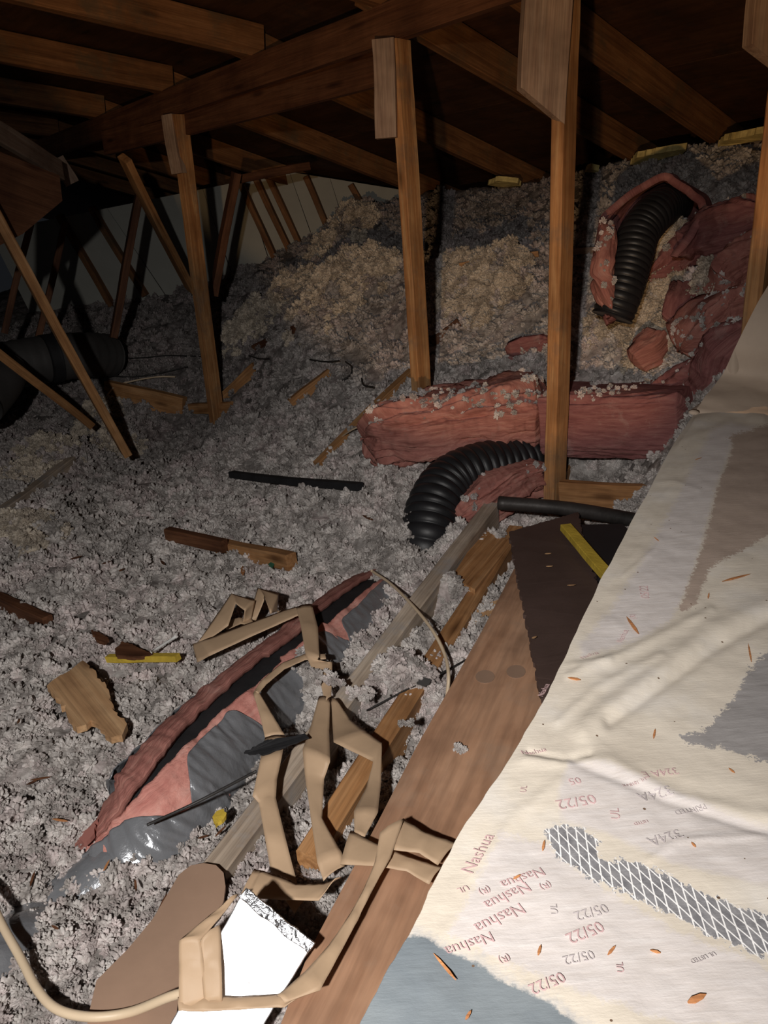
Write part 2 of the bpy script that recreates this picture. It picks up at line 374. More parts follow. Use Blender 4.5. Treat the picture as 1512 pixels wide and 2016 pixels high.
def ps(x, y, off=0.0):
    """where the ray through a pixel meets the insulation raised by off"""
    d = ray(x, y); k0 = .2; step = .03; k = k0
    ks = np.arange(.3, 9, .02); X = d.x*ks; Y = d.y*ks; Z = CZ+d.z*ks
    S = surf_z(X, Y, False)+.010+off; i = np.argmax(Z < S)
    if Z[i] >= S[i]: i = len(ks)-1
    a = (Z[i-1]-S[i-1])/((Z[i-1]-S[i-1])-(Z[i]-S[i])+1e-9); k = ks[i-1]+.02*a
    return C0+d*k
BPX = [(1300, 600, .13, .17), (1330, 610, .09, .08), (1225, 650, .12, .06), (1400, 610, .14, .12), (1450, 540, .10, .10), (970, 590, .16, .12), (880, 585, .18, .12), (1010, 570, .10, .08), (570, 590, .22, .13), (660, 590, .22, .15), (480, 665, .15, .10), (760, 560, .20, .12),
       (240, 880, .16, .10), (110, 905, .18, .10), (690, 470, .25, .16), (60, 1060, .2, .06), (930, 1090, .07, .05), (1000, 1015, .06, .05), (606, 1402, .055, .08), (790, 1410, .08, .085), (888, 1215, .05, .08), (1000, 1120, .04, .05)]
BPP = [ps(x, y, 0) for x, y, _, _ in BPX]
BUMPS += [(p.x, p.y+.08, r, h) for p, (_, _, r, h) in zip(BPP, BPX)]
# grid (denser towards the camera)
na, nr = 620, 560
az = np.linspace(math.radians(-58), math.radians(52), na); rr = .28*np.exp(np.linspace(0, math.log(11/.28), nr))
A_, R_ = np.meshgrid(az, rr); X = (R_*np.sin(A_)).ravel(); Y = (R_*np.cos(A_)).ravel()
Z = surf_z(X, Y)
s_ = X*Q1.x+Y*Q1.y-SA
Z = np.minimum(Z, 2.04-s_*np.where(s_ > 0, .268, .085)-.0)   # the blanket tucks up against the rafters
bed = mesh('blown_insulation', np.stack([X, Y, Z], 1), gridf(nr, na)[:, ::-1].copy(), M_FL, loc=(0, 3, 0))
tag(bed, 'loose white and grey blown insulation heaped over the whole attic floor', 'insulation', kind='stuff')
fl = slab('floor', [(-7, -1.5, -.16), (7, -1.5, -.16), (7, 11, -.16), (-7, 11, -.16)], .02, M_DRY, kind='structure')
# tufts: points with size, turn and tint; the tuft shapes are grown in geometry nodes
def tuft_points(n, rpx_lo, rpx_hi, up, seed):
    g = np.random.default_rng(seed)
    a = g.uniform(math.radians(-42), math.radians(40), n); R = .4*np.exp(g.uniform(0, 1, n)**.85*math.log(7.2/.4))
    x = R*np.sin(a); y = R*np.cos(a); z = surf_z(x, y)
    r = g.uniform(rpx_lo, rpx_hi, n)/F*np.hypot(R, CZ-z)
    r = np.clip(r, .006, .05)
    s = x*Q1.x+y*Q1.y-SA; keep = z < 2.0-s*.268
    return np.stack([x, y, z+r*up*g.uniform(-.6, .7, n)], 1)[keep], r[keep]
def tufts(name, pts, rad, parent, label=None, seed=1, mat=None):
    mat = mat or M_TU
    g = np.random.default_rng(seed); n = len(pts)
    me = bpy.data.meshes.new(name); me.vertices.add(n)
    org = np.array(parent.matrix_basis.translation) if parent else pts.mean(0)-np.array([0, 0, .1]); pl = pts-org
    me.vertices.foreach_set('co', pl.astype(np.float32).ravel())
    def att(nm, ty, v):
        a = me.attributes.new(nm, ty, 'POINT'); a.data.foreach_set('vector' if ty == 'FLOAT_VECTOR' else 'value', np.asarray(v).ravel())
    att('scl', 'FLOAT_VECTOR', (rad[:, None]*g.uniform(.7, 1.3, (n, 3))).astype(np.float32))
    att('rot', 'FLOAT_VECTOR', g.uniform(0, 6.28, (n, 3)).astype(np.float32))
    att('idx', 'INT', g.integers(0, 5, n).astype(np.int32))
    ti = np.clip(.5+.28*fbm(pts[:, 0]/.35, pts[:, 1]/.35, 41, 3)+g.normal(0, .2, n), 0, 1)
    att('tint', 'FLOAT', ti.astype(np.float32))
    me.update(); o = bpy.data.objects.new(name, me); COL.objects.link(o)
    me.materials.append(mat); o['kind'] = 'stuff'
    if parent: o.parent = parent
    else: o.location = org
    if label: o['label'] = label
    md = o.modifiers.new('tufts', 'NODES'); md.node_group = tuft_tree(mat); return o
_tt = {}
def tuft_tree(mat):
    if mat.name in _tt: return _tt[mat.name]
    nt = bpy.data.node_groups.new('tuft_cover', 'GeometryNodeTree'); _tt[mat.name] = nt
    nt.interface.new_socket('Geometry', in_out='INPUT', socket_type='NodeSocketGeometry'); nt.interface.new_socket('Geometry', in_out='OUTPUT', socket_type='NodeSocketGeometry')
    gi = nt.nodes.new('NodeGroupInput'); go = nt.nodes.new('NodeGroupOutput')
    g2i = nt.nodes.new('GeometryNodeGeometryToInstance')
    for v in range(5):
        ico = nt.nodes.new('GeometryNodeMeshIcoSphere'); ico.inputs['Radius'].default_value = 1; ico.inputs['Subdivisions'].default_value = 5
        pos = nt.nodes.new('GeometryNodeInputPosition'); off = nt.nodes.new('ShaderNodeVectorMath'); off.operation = 'ADD'; off.inputs[1].default_value = (v*9.1, v*3.3, 5)
        nt.links.new(pos.outputs[0], off.inputs[0])
        vo = nt.nodes.new('ShaderNodeTexVoronoi'); vo.inputs['Scale'].default_value = 2.0; nt.links.new(off.outputs[0], vo.inputs['Vector'])
        no = nt.nodes.new('ShaderNodeTexNoise'); no.inputs['Scale'].default_value = 4.5; no.inputs['Detail'].default_value = 5; no.inputs['Roughness'].default_value = .75; nt.links.new(off.outputs[0], no.inputs['Vector'])
        nb = nt.nodes.new('ShaderNodeTexNoise'); nb.inputs['Scale'].default_value = 1.1; nb.inputs['Detail'].default_value = 1; nt.links.new(off.outputs[0], nb.inputs['Vector'])
        def mth(op, a, b):
            q = nt.nodes.new('ShaderNodeMath'); q.operation = op
            for i, s in enumerate((a, b)):
                if isinstance(s, (int, float)): q.inputs[i].default_value = s
                else: nt.links.new(s, q.inputs[i])
            return q.outputs[0]
        h = mth('ADD', mth('MULTIPLY', mth('MULTIPLY', vo.outputs['Distance'], vo.outputs['Distance']), -1.15), mth('ADD', mth('MULTIPLY', no.outputs[0], .30), mth('MULTIPLY', nb.outputs[0], .7)))
        h = mth('ADD', h, .50)
        sc = nt.nodes.new('ShaderNodeVectorMath'); sc.operation = 'SCALE'; nt.links.new(pos.outputs[0], sc.inputs[0]); nt.links.new(h, sc.inputs[3])
        sp = nt.nodes.new('GeometryNodeSetPosition'); nt.links.new(ico.outputs['Mesh'], sp.inputs['Geometry']); nt.links.new(sc.outputs[0], sp.inputs['Position'])
        sm = nt.nodes.new('GeometryNodeSetMaterial'); sm.inputs['Material'].default_value = mat; nt.links.new(sp.outputs[0], sm.inputs[0])
        ss = nt.nodes.new('GeometryNodeSetShadeSmooth'); nt.links.new(sm.outputs[0], ss.inputs[0])
        nt.links.new(ss.outputs[0], g2i.inputs[0])
    def na_(nm, ty):
        q = nt.nodes.new('GeometryNodeInputNamedAttribute'); q.data_type = ty; q.inputs['Name'].default_value = nm; return q.outputs['Attribute']
    ip = nt.nodes.new('GeometryNodeInstanceOnPoints'); nt.links.new(gi.outputs[0], ip.inputs['Points']); nt.links.new(g2i.outputs[0], ip.inputs['Instance'])
    ip.inputs['Pick Instance'].default_value = True; nt.links.new(na_('idx', 'INT'), ip.inputs['Instance Index'])
    e2r = nt.nodes.new('FunctionNodeEulerToRotation'); nt.links.new(na_('rot', 'FLOAT_VECTOR'), e2r.inputs[0]); nt.links.new(e2r.outputs[0], ip.inputs['Rotation'])
    nt.links.new(na_('scl', 'FLOAT_VECTOR'), ip.inputs['Scale']); nt.links.new(ip.outputs[0], go.inputs[0])
    return nt
a1, b1 = tuft_points(18000, 9, 19, .1, 1); a2, b2 = tuft_points(30000, 5.0, 9.5, .6, 2)
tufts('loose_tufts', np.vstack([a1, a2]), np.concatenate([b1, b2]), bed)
def dust_on(parent, pts, rlo, rhi, seed=5, label=None):
    g = np.random.default_rng(seed); return tufts('loose_tufts', np.array([tuple(p) for p in pts]), g.uniform(rlo, rhi, len(pts)), parent, label, seed)

# ------------------------------------------------------------------ roof deck, rafters, purlins
ceil = bpy.data.objects.new('ceiling', None); COL.objects.link(ceil); ceil['kind'] = 'structure'; ceil.location = (0, 3, 2.2)
def sheet(s0, s1, t0, t1):
    pr = [st(s0, t0), st(s1, t0), st(s1, t1), st(s0, t1)]
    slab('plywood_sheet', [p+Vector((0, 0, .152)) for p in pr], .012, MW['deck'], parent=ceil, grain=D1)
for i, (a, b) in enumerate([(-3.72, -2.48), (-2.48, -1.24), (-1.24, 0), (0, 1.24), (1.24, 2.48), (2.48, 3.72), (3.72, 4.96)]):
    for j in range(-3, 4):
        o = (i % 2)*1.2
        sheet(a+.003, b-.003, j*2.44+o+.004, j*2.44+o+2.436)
RAFT = [(tline(1180, -10, 2.04), 'right of the tall middle post'), (tline(756, 10, 2.04), 'above the post with the short cleat'),
        (tline(522, 112, 2.04), 'widest bright one at the upper left'), (tline(338, 180, 2.04), 'second bright one down from the top left'),
        (tline(212, 232, 2.04), 'third bright one down at the left edge'), (tline(135, 268, 2.04), 'lowest one above the beam end')]
t0 = RAFT[0][0]
RAFT = [(t0-1.25, 'far right, near the top right corner')]+RAFT+[(RAFT[-1][0]+.62, 'first one beyond the beam end'), (RAFT[-1][0]+1.3, 'deep in the dark beyond the beam end')]
for tt, lb in RAFT:
    e = empty('roof_rafter', tuple(st(0, tt)), 'dark orange roof rafter, '+lb, 'rafter', 'roof rafters')
    timber('rafter_board', st(-3.4, tt)+Vector((0, 0, .07)), st(.05, tt)+Vector((0, 0, .07)), .062, .14, MW['raft'], parent=e, n=10)
    timber('rafter_board', st(-.05, tt+.05)+Vector((0, 0, .068)), st(4.7, tt+.05)+Vector((0, 0, .068)), .05, .14, MW['raft'], parent=e, n=12)
tR = tline(1230, -30, 1.9); tL = tline(66, 318, 1.9)
timber('roof_purlin', PA+D1*(tR-1.2)+Vector((0, 0, 1.97)), PA+D1*tL+Vector((0, 0, 1.97)), .045, .135, MW['dark'],
       'long dark beam crossing the top of the picture over the posts', 'beam', n=40)
b2a = pz(212, 305, 1.80); b2b = pz(745, 172, 1.80); db = (b2b-b2a).normalized()
timber('lower_purlin', b2a+Vector((0, 0, .07)), b2b+db*.06+Vector((0, 0, .07)), .042, .14, MW['dark'], 'shorter dark beam set just behind and below the long one', 'beam', n=24)
pB = online(1512)
# posts with cleats
def post(px, bx, by, H2z, label, w=.085, d=.04, topz=1.9, base=None, cleat=None, tw=0.0, mat='post'):
    top = online(px); b = base; e = empty('roof_post', tuple(b), label, 'post', 'posts under the roof beam')
    tp = Vector((top.x, top.y, topz)); side = Q1.lerp(D1, tw)
    timber('post_board', b, tp, d, w, MW[mat], up=side, parent=e, n=24, wob=.002)
    if cleat: cleat(e, tp)
    return e, tp
P1b = pz(432, 872, -.03); p1t = online(362)
def cl1(e, tp):
    q = tp-Vector((.055, .01, 0)); timber('cleat', q+Vector((0, 0, .0)), q-Vector((-.012, 0, .30)), .05, .075, MW['cleat'], up=Vector((.9, -.45, 0)), parent=e)
post(362, 0, 0, 0, 'leftmost upright post, its foot in white insulation left of centre', base=P1b, cleat=cl1, w=.09, d=.05, tw=.15)
P2b = Vector((.205, 3.27, .25))
def cl2(e, tp):
    q = tp-Vector((.060, .035, 0)); timber('cleat', q, q-Vector((0, 0, .335)), .035, .085, MW['cleat'], up=Vector((1, -.25, 0)), parent=e)
post(793, 0, 0, 0, 'middle upright post standing behind the pink batt', base=P2b, cleat=cl2, tw=.1, w=.085, d=.045)
P3b = Vector((*ph(1089, 992, 2.74).xy, .20))
def cl3(e, tp):
    q = tp+Vector((-.075, -.055, .18)); timber('cleat', q, q-Vector((.012, 0, .50)), .155, .036, MW['cleat'], up=Vector((.25, -1, 0)), parent=e, cut1=-.10)
post(1112, 0, 0, 0, 'tall upright post in front of the pink batt with a pointed board on top', base=P3b, cleat=cl3, tw=.1, w=.085, d=.045, topz=1.93)
P4t = online(1522); P4b = Vector((P4t.x+.015, P4t.y, .45))
def cl4(e, tp):
    q = tp+Vector((-.055, -.05, .1)); timber('cleat', q, q-Vector((0, 0, .40)), .15, .036, MW['cleat'], up=Vector((.25, -1, 0)), parent=e, cut1=-.08)
post(1522, 0, 0, 0, 'upright post cut off by the right edge of the picture', base=P4b, cleat=cl4, tw=.1, w=.085, d=.045)

# left braces and webs
def stick(a, Ha, b, Hb, w, d, mat, label, cat='brace', group=None, name='diagonal_brace'):
    return timber(name, ph(*a, Ha), ph(*b, Hb), d, w, MW[mat], label, cat, up=(.5, -1, .1), group=group)
stick((247, 892), 4.35, (-30, 385), 3.9, .10, .045, 'fir', 'long bright diagonal brace leaning in from the left edge')
stick((174, 834), 4.7, (-40, 665), 4.2, .085, .045, 'fir', 'short low diagonal brace at the left edge, under the long one')
stick((8, 655), 5.6, (60, 440), 5.6, .09, .04, 'dark', 'dark leaning stick nearest the left edge', 'truss web')
stick((70, 690), 5.6, (128, 440), 5.8, .085, .04, 'dark', 'dark leaning stick crossing behind the long diagonal brace', 'truss web')
stick((222, 665), 5.5, (275, 380), 5.6, .10, .045, 'dark', 'dark leaning stick left of the leftmost post, foot in grey insulation', 'truss web')
stick((375, 570), 5.9, (245, 312), 5.2, .10, .045, 'fir', 'diagonal stick running down right from the short beam end', 'truss web')
stick((420, 580), 5.4, (465, 340), 5.3, .095, .045, 'dark', 'dark leaning stick just right of the leftmost post', 'truss web')
slab('truss_gusset', [ph(-40, 285, 4.0), ph(112, 345, 4.2), ph(118, 395, 4.2), ph(40, 460, 4.1), ph(-40, 500, 4.0)], .02, MW['dark'], 'dark plywood gusset plate at the left edge under the roof', 'gusset')
timber('angled_board', ph(-20, 250, 4.0), ph(118, 335, 4.6), .10, .03, MW['cleat'], 'short greyish board slanting into the left end of the long beam', 'board', up=(.3, -1, .2))
timber('angled_board', ph(112, 312, 4.9), ph(142, 362, 4.9), .08, .03, MW['cleat'], 'small greyish block hanging below the beam end at the left', 'board', up=(.3, -1, .2))
timber('blocking', ph(470, 352, 5.4), ph(606, 328, 5.6), .07, .05, MW['dark'], 'short dark block nailed above the drywall', 'block', up=(0, 0, 1))
# drywall slope with studs
W0, W1, W2 = ph(100, 620, 7.4), ph(640, 500, 6.6), onroof(500, 352)
wn = (W1-W0).cross(W2-W0).normalized()
def pw(x, y, off=0):
    d = ray(x, y); P = C0+d*((W0-C0).dot(wn)/d.dot(wn)); return P+wn*off
sgn = -1 if wn.dot(FW) > 0 else 1
wb = bpy.data.objects.new('wall_back', None); COL.objects.link(wb); wb['kind'] = 'structure'; wb.location = pw(400, 600)
xs = [(60, 220, 470, 460), (222, 452, 455, 382), ]
bounds = [(40, 110), (215, 290), (345, 480), (520, 620), (665, 770)]
tops = lambda x: 455-.20*(x-110) if x < 500 else 352+.16*(x-500)
bots = lambda x: 640-.10*x
cuts = [(-20, 60), (105, 245), (212, 355), (400, 480), (480, 560), (570, 665), (650, 730), (800, 880)]
for (xt0, xb0), (xt1, xb1) in zip(cuts[:-1], cuts[1:]):
    slab('drywall_panel', [pw(xt0+.3, tops(xt0)-25), pw(xt1-.3, tops(xt1)-25), pw(xb1+10, 640), pw(xb0+13, 640)], .012, M_DRY, parent=wb)
studs = [((130, 440), (225, 600), .075, 'leftmost, very dark'), ((193, 425), (290, 580), .075, 'second from the left, behind the dark leaning stick'), ((478, 360), (556, 535), .085, 'just right of the leftmost post'),
         ((508, 352), (590, 530), .085, 'left one of the close pair'), ((532, 352), (612, 520), .075, 'right one of the close pair'), ((612, 365), (662, 480), .085, 'on the brightest drywall'), ((700, 380), (735, 445), .085, 'rightmost small one')]
for a, b, wd, lb in studs:
    timber('leaning_stud', pw(*b, sgn*.05), pw(a[0]-8, a[1]-18, sgn*.05), .045, wd, MW['raft'], 'leaning orange stud on the far drywall, '+lb, 'stud', up=-wn, group='studs on the far drywall')

# ------------------------------------------------------------------ big white duct (lower right)
DZ = .78
EDGE = [(560, 2300), (715, 2000), (800, 1840), (900, 1650), (1000, 1495), (1040, 1430), (1075, 1365), (1130, 1250), (1185, 1140), (1240, 1035), (1285, 950), (1330, 870), (1368, 812)]
eg = np.array([tuple(pz(x, y, DZ)) for x, y in EDGE])
nD, mD = 430, 330
ey = np.array([p[1] for p in EDGE], float)[::-1]; exx = np.array([p[0] for p in EDGE], float)[::-1]
yy = np.linspace(2300, 812, nD); L = np.array([tuple(pz(np.interp(y, ey, exx), y, DZ)) for y in yy])
L += np.stack([.0015*fbm(yy/60, yy*0, 51, 3), 0*yy, 0*yy], 1)
dr = (eg[-1]-eg[1]); dr /= np.linalg.norm(dr); pr = np.array([dr[1], -dr[0], 0])
v = np.concatenate([np.linspace(-.07, 0, 26), np.linspace(0, 1, mD-25)[1:]**1.35*.95]); mD = len(v)
Vd = np.zeros((nD, mD, 3))
for j, q in enumerate(v):
    Vd[:, j] = L+pr*max(q, 0)
    if q < 0: Vd[:, j, 2] += 0
rv = .02
ang = np.clip((v+.07)/.07, 0, 1)
for j, q in enumerate(v):
    if q < 0:   # side wall, rounded into the top
        a = ang[j]
        if a < .5: Vd[:, j] = L+pr*.028; Vd[:, j, 2] = DZ-.30+(.28)*(a/.5)
        else:
            th = (a-.5)/.5*math.pi/2; Vd[:, j] = L+pr*(.012*(1-math.sin(th))*1.2); Vd[:, j, 2] = DZ-.012*(1-math.sin(th))-.004
PX, PY = proj(Vd.reshape(-1, 3)); PX = PX.reshape(nD, mD); PY = PY.reshape(nD, mD)
X = Vd[..., 0]; Y = Vd[..., 1]
def segd(px, py, pts):
    best = np.full(px.shape, 1e9)
    for (x0, y0), (x1, y1) in zip(pts[:-1], pts[1:]):
        t = np.clip(((px-x0)*(x1-x0)+(py-y0)*(y1-y0))/((x1-x0)**2+(y1-y0)**2), 0, 1); best = np.minimum(best, np.hypot(px-x0-t*(x1-x0), py-y0-t*(y1-y0)))
    return best
def sdist(px, py, poly):
    ins = np.zeros(px.shape, bool); n = len(poly)
    for i in range(n):
        (x0, y0), (x1, y1) = poly[i], poly[(i+1) % n]
        c = ((y0 > py) != (y1 > py)) & (px < (x1-x0)*(py-y0)/((y1-y0) if y1 != y0 else 1e-9)+x0); ins ^= c
    d = segd(px, py, poly+[poly[0]]); return np.where(ins, d, -d)
sx = 1/3.0
def fold(pts, w, h): d = segd(PX, PY, pts); return h*np.exp(-(d/w)**2)
rel = .0015*fbm(X/.05, Y/.05, 61, 4)+.004*fbm(X/.25, Y/.25, 66, 2)
along = (X*dr[0]+Y*dr[1]); across = X*pr[0]+Y*pr[1]
rel += .0007*fbm(along/.09+2*across, across/.012, 71, 3)
rel += fold([(1600, 1150), (1400, 1240), (1290, 1330), (1180, 1410), (1150, 1440)], 22, .007)-fold([(1512, 1215), (1400, 1275), (1300, 1350), (1200, 1420)], 12, .006)
rel += fold([(1120, 1330), (1240, 1280), (1400, 1200)], 10, .004)+fold([(1110, 1310), (1200, 1300)], 8, .003)+fold([(1100, 1420), (1180, 1350), (1300, 1290)], 10, .003)
rel += fold([(1000, 1495), (1130, 1500), (1200, 1500), (1330, 1570), (1520, 1610)], 14, .003)-fold([(1040, 1480), (1110, 1495), (1160, 1485)], 7, .004)
rel -= fold([(1130, 1500), (1330, 1580), (1520, 1640)], 9, .003)
rel += fold([(1280, 1690), (1330, 1655), (1512, 1640)], 7, .002)+fold([(1280, 950), (1330, 950), (1375, 965)], 5, .003)+fold([(1340, 870), (1400, 850), (1440, 835)], 8, .004)
rel += fold([(1370, 830), (1420, 815), (1512, 812)], 12, .006)+fold([(1480, 825), (1500, 825)], 9, .010)+fold([(1230, 1130), (1290, 1080), (1300, 1060)], 5, .002)+fold([(930, 1720), (1020, 1600), (1100, 1540)], 14, .0016)
rel *= .6*np.clip(v/.012, 0, 1)[None, :]
Vd[..., 2] += rel
def duct_z(x, y):
    i = np.argmin((Vd[..., 0]-x)**2+(Vd[..., 1]-y)**2); return Vd[..., 2].ravel()[i]
FcD = gridf(nD, mD)
duct = empty('coated_duct', tuple(L[nD//2]-np.array([0, 0, .3])), 'large cream-coated duct with printed tape running along the lower right', 'duct')
# zones
zones = {
 'tan': [(1600, 800), (1500, 838), (1430, 860), (1440, 880), (1410, 960), (1385, 1060), (1360, 1130), (1330, 1210), (1372, 1190), (1400, 1120), (1440, 1095), (1470, 1080), (1520, 1050), (1620, 1000)],
 'lil': [(1440, 835), (1490, 845), (1440, 880), (1410, 960), (1380, 1070), (1350, 1160), (1320, 1220), (1260, 1255), (1150, 1290), (1140, 1270), (1200, 1200), (1260, 1110), (1330, 985), (1400, 850)],
 'grey': [(1700, 1200), (1512, 1275), (1480, 1300), (1440, 1370), (1390, 1430), (1330, 1450), (1345, 1470), (1430, 1480), (1520, 1510), (1700, 1560)],
 'lil2': [(1120, 1497), (1200, 1505), (1330, 1560), (1520, 1630), (1700, 1690), (1700, 1800), (1512, 1740), (1330, 1700), (1200, 1640), (1105, 1610), (1100, 1560)],
 'lil3': [(985, 1640), (1080, 1660), (1180, 1740), (1330, 1830), (1512, 1900), (1560, 2016), (1340, 2016), (1160, 1960), (1000, 1890), (880, 1840), (930, 1750)],
 'foil': [(1068, 1625), (1120, 1618), (1175, 1640), (1190, 1685), (1260, 1690), (1330, 1725), (1420, 1765), (1600, 1820), (1700, 1950), (1512, 1885), (1400, 1845), (1300, 1790), (1180, 1735), (1090, 1690)],
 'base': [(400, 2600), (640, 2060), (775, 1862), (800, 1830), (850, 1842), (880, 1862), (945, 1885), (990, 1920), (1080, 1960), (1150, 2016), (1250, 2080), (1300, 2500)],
}
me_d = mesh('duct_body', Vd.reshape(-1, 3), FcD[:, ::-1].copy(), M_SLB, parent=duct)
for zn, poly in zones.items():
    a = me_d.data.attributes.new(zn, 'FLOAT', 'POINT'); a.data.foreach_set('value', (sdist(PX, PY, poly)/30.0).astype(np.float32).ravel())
def ductmat():
    M, nt, b = newmat('duct_coating'); vco = coords(nt, (1, 1, 1))
    ang = math.atan2(dr[1], dr[0])
    nb = noise(nt, vco, 90, 5, .7); nf = noise(nt, vco, 330, 4, .7)
    mps = N(nt, 'ShaderNodeMapping'); mps.inputs['Rotation'].default_value = (0, 0, -ang); mps.inputs['Scale'].default_value = (14, 90, 60); nt.links.new(vco, mps.inputs[0])
    ns = noise(nt, mps.outputs[0], 2.2, 5, .65)
    cream = ramp(nt, noise(nt, vco, 9, 5, .6), [(.3, (.55, .49, .41)), (.55, (.62, .56, .475)), (.75, (.64, .60, .55))])
    def mask(nm, amp=.5, wd=.10, off=0.0, mult=1.0):
        at = N(nt, 'ShaderNodeAttribute', attribute_name=nm)
        m1 = N(nt, 'ShaderNodeMath', operation='SUBTRACT'); nt.links.new(nb, m1.inputs[0]); m1.inputs[1].default_value = .5
        m2 = N(nt, 'ShaderNodeMath', operation='MULTIPLY_ADD'); nt.links.new(m1.outputs[0], m2.inputs[0]); m2.inputs[1].default_value = amp*2; nt.links.new(at.outputs['Fac'], m2.inputs[2])
        m4 = N(nt, 'ShaderNodeMath', operation='SUBTRACT'); nt.links.new(nf, m4.inputs[0]); m4.inputs[1].default_value = .5
        m5 = N(nt, 'ShaderNodeMath', operation='MULTIPLY_ADD'); nt.links.new(m4.outputs[0], m5.inputs[0]); m5.inputs[1].default_value = amp*1.6; nt.links.new(m2.outputs[0], m5.inputs[2])
        m3 = N(nt, 'ShaderNodeMapRange'); m3.inputs[1].default_value = off-wd; m3.inputs[2].default_value = off+wd; m3.inputs[4].default_value = mult; nt.links.new(m5.outputs[0], m3.inputs[0]); return m3.outputs[0]
    col = cream
    lil = ramp(nt, ns, [(.3, (.52, .475, .455)), (.6, (.60, .56, .55)), (.8, (.66, .63, .62))])
    for z_, am in (('lil', .5), ('lil2', .25), ('lil3', .7)): col = mixc(nt, mask(z_, am, .2, mult=.85), col, lil)
    tan = ramp(nt, noise(nt, vco, 20, 4, .6), [(.3, (.36, .285, .235)), (.7, (.42, .335, .28))])
    mt = mask('tan', .55, .05, .1); col = mixc(nt, mt, col, tan)
    gr = ramp(nt, ns, [(.3, (.24, .225, .22)), (.65, (.31, .295, .29)), (.8, (.42, .40, .39))])
    mg = mask('grey', .8, .05, .2); col = mixc(nt, mg, col, gr)
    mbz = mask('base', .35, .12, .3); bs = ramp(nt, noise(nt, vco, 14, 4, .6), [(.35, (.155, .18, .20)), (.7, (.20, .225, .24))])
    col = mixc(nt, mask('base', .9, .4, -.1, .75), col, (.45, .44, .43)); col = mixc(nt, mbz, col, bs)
    # foil with its diamond scrim
    mf = mask('foil', .75, .05, .15)
    def lines(rot, sc):
        mp = N(nt, 'ShaderNodeMapping'); mp.inputs['Rotation'].default_value = (0, 0, rot); nt.links.new(vco, mp.inputs[0])
        wv = N(nt, 'ShaderNodeTexWave'); wv.inputs['Scale'].default_value = sc; wv.inputs['Distortion'].default_value = .6; wv.inputs['Detail'].default_value = 2; nt.links.new(mp.outputs[0], wv.inputs['Vector'])
        r = N(nt, 'ShaderNodeMapRange'); r.inputs[1].default_value = .93; r.inputs[2].default_value = .97; nt.links.new(wv.outputs['Fac'], r.inputs[0]); return r.outputs[0]
    mx = N(nt, 'ShaderNodeMath', operation='MAXIMUM'); nt.links.new(lines(.15, 48), mx.inputs[0]); nt.links.new(lines(-.45, 48), mx.inputs[1])
    inv = N(nt, 'ShaderNodeMath', operation='SUBTRACT'); inv.inputs[0].default_value = 1; nt.links.new(mx.outputs[0], inv.inputs[1])
    mm = N(nt, 'ShaderNodeMath', operation='MULTIPLY'); nt.links.new(mf, mm.inputs[0]); nt.links.new(inv.outputs[0], mm.inputs[1])
    fo = ramp(nt, nb, [(.35, (.50, .51, .55)), (.6, (.85, .86, .90))])
    col = mixc(nt, mf, col, (.80, .79, .78)); col = mixc(nt, mm.outputs[0], col, fo)
    # specks of dirt
    sp = N(nt, 'ShaderNodeTexVoronoi'); sp.inputs['Scale'].default_value = 95; nt.links.new(vco, sp.inputs['Vector'])
    wn_ = N(nt, 'ShaderNodeSeparateColor'); nt.links.new(sp.outputs['Color'], wn_.inputs[0])
    c1 = N(nt, 'ShaderNodeMath', operation='LESS_THAN'); nt.links.new(sp.outputs['Distance'], c1.inputs[0]); c1.inputs[1].default_value = .11
    c2 = N(nt, 'ShaderNodeMath', operation='LESS_THAN'); nt.links.new(wn_.outputs[0], c2.inputs[0]); c2.inputs[1].default_value = .10
    c3 = N(nt, 'ShaderNodeMath', operation='MULTIPLY'); nt.links.new(c1.outputs[0], c3.inputs[0]); nt.links.new(c2.outputs[0], c3.inputs[1])
    col = mixc(nt, c3.outputs[0], col, (.14, .09, .06))
    mh = N(nt, 'ShaderNodeMath', operation='MULTIPLY'); nt.links.new(mm.outputs[0], mh.inputs[0]); mh.inputs[1].default_value = .75
    nt.links.new(col, b.inputs['Base Color'])
    nt.links.new(mh.outputs[0], b.inputs['Metallic'])
    rg = N(nt, 'ShaderNodeMapRange'); rg.inputs[3].default_value = .62; rg.inputs[4].default_value = .42; nt.links.new(mm.outputs[0], rg.inputs[0]); nt.links.new(rg.outputs[0], b.inputs['Roughness'])
    b.inputs['Specular IOR Level'].default_value = .35
    hs = N(nt, 'ShaderNodeMath', operation='MULTIPLY_ADD'); nt.links.new(nf, hs.inputs[0]); hs.inputs[1].default_value = .4; nt.links.new(ns, hs.inputs[2])
    bump(nt, b, hs.outputs[0], .3, .0014); return M
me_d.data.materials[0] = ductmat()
# closing faces of the duct: far end and underside, so it is a box from other sides
P_ = Vd[:, -1]; lo = DZ-.30
bx = np.array([[*Vd[-1, 0, :2], lo], [*Vd[-1, -1, :2], lo], [*Vd[-1, -1, :2], DZ-.006], [*Vd[-1, 26, :2], DZ-.006]])
mesh('duct_end', np.vstack([bx, bx+dr*.01]), [(0, 1, 2, 3), (7, 6, 5, 4), (0, 4, 5, 1), (1, 5, 6, 2), (2, 6, 7, 3), (3, 7, 4, 0)], M_SLB, parent=duct, smooth=False)
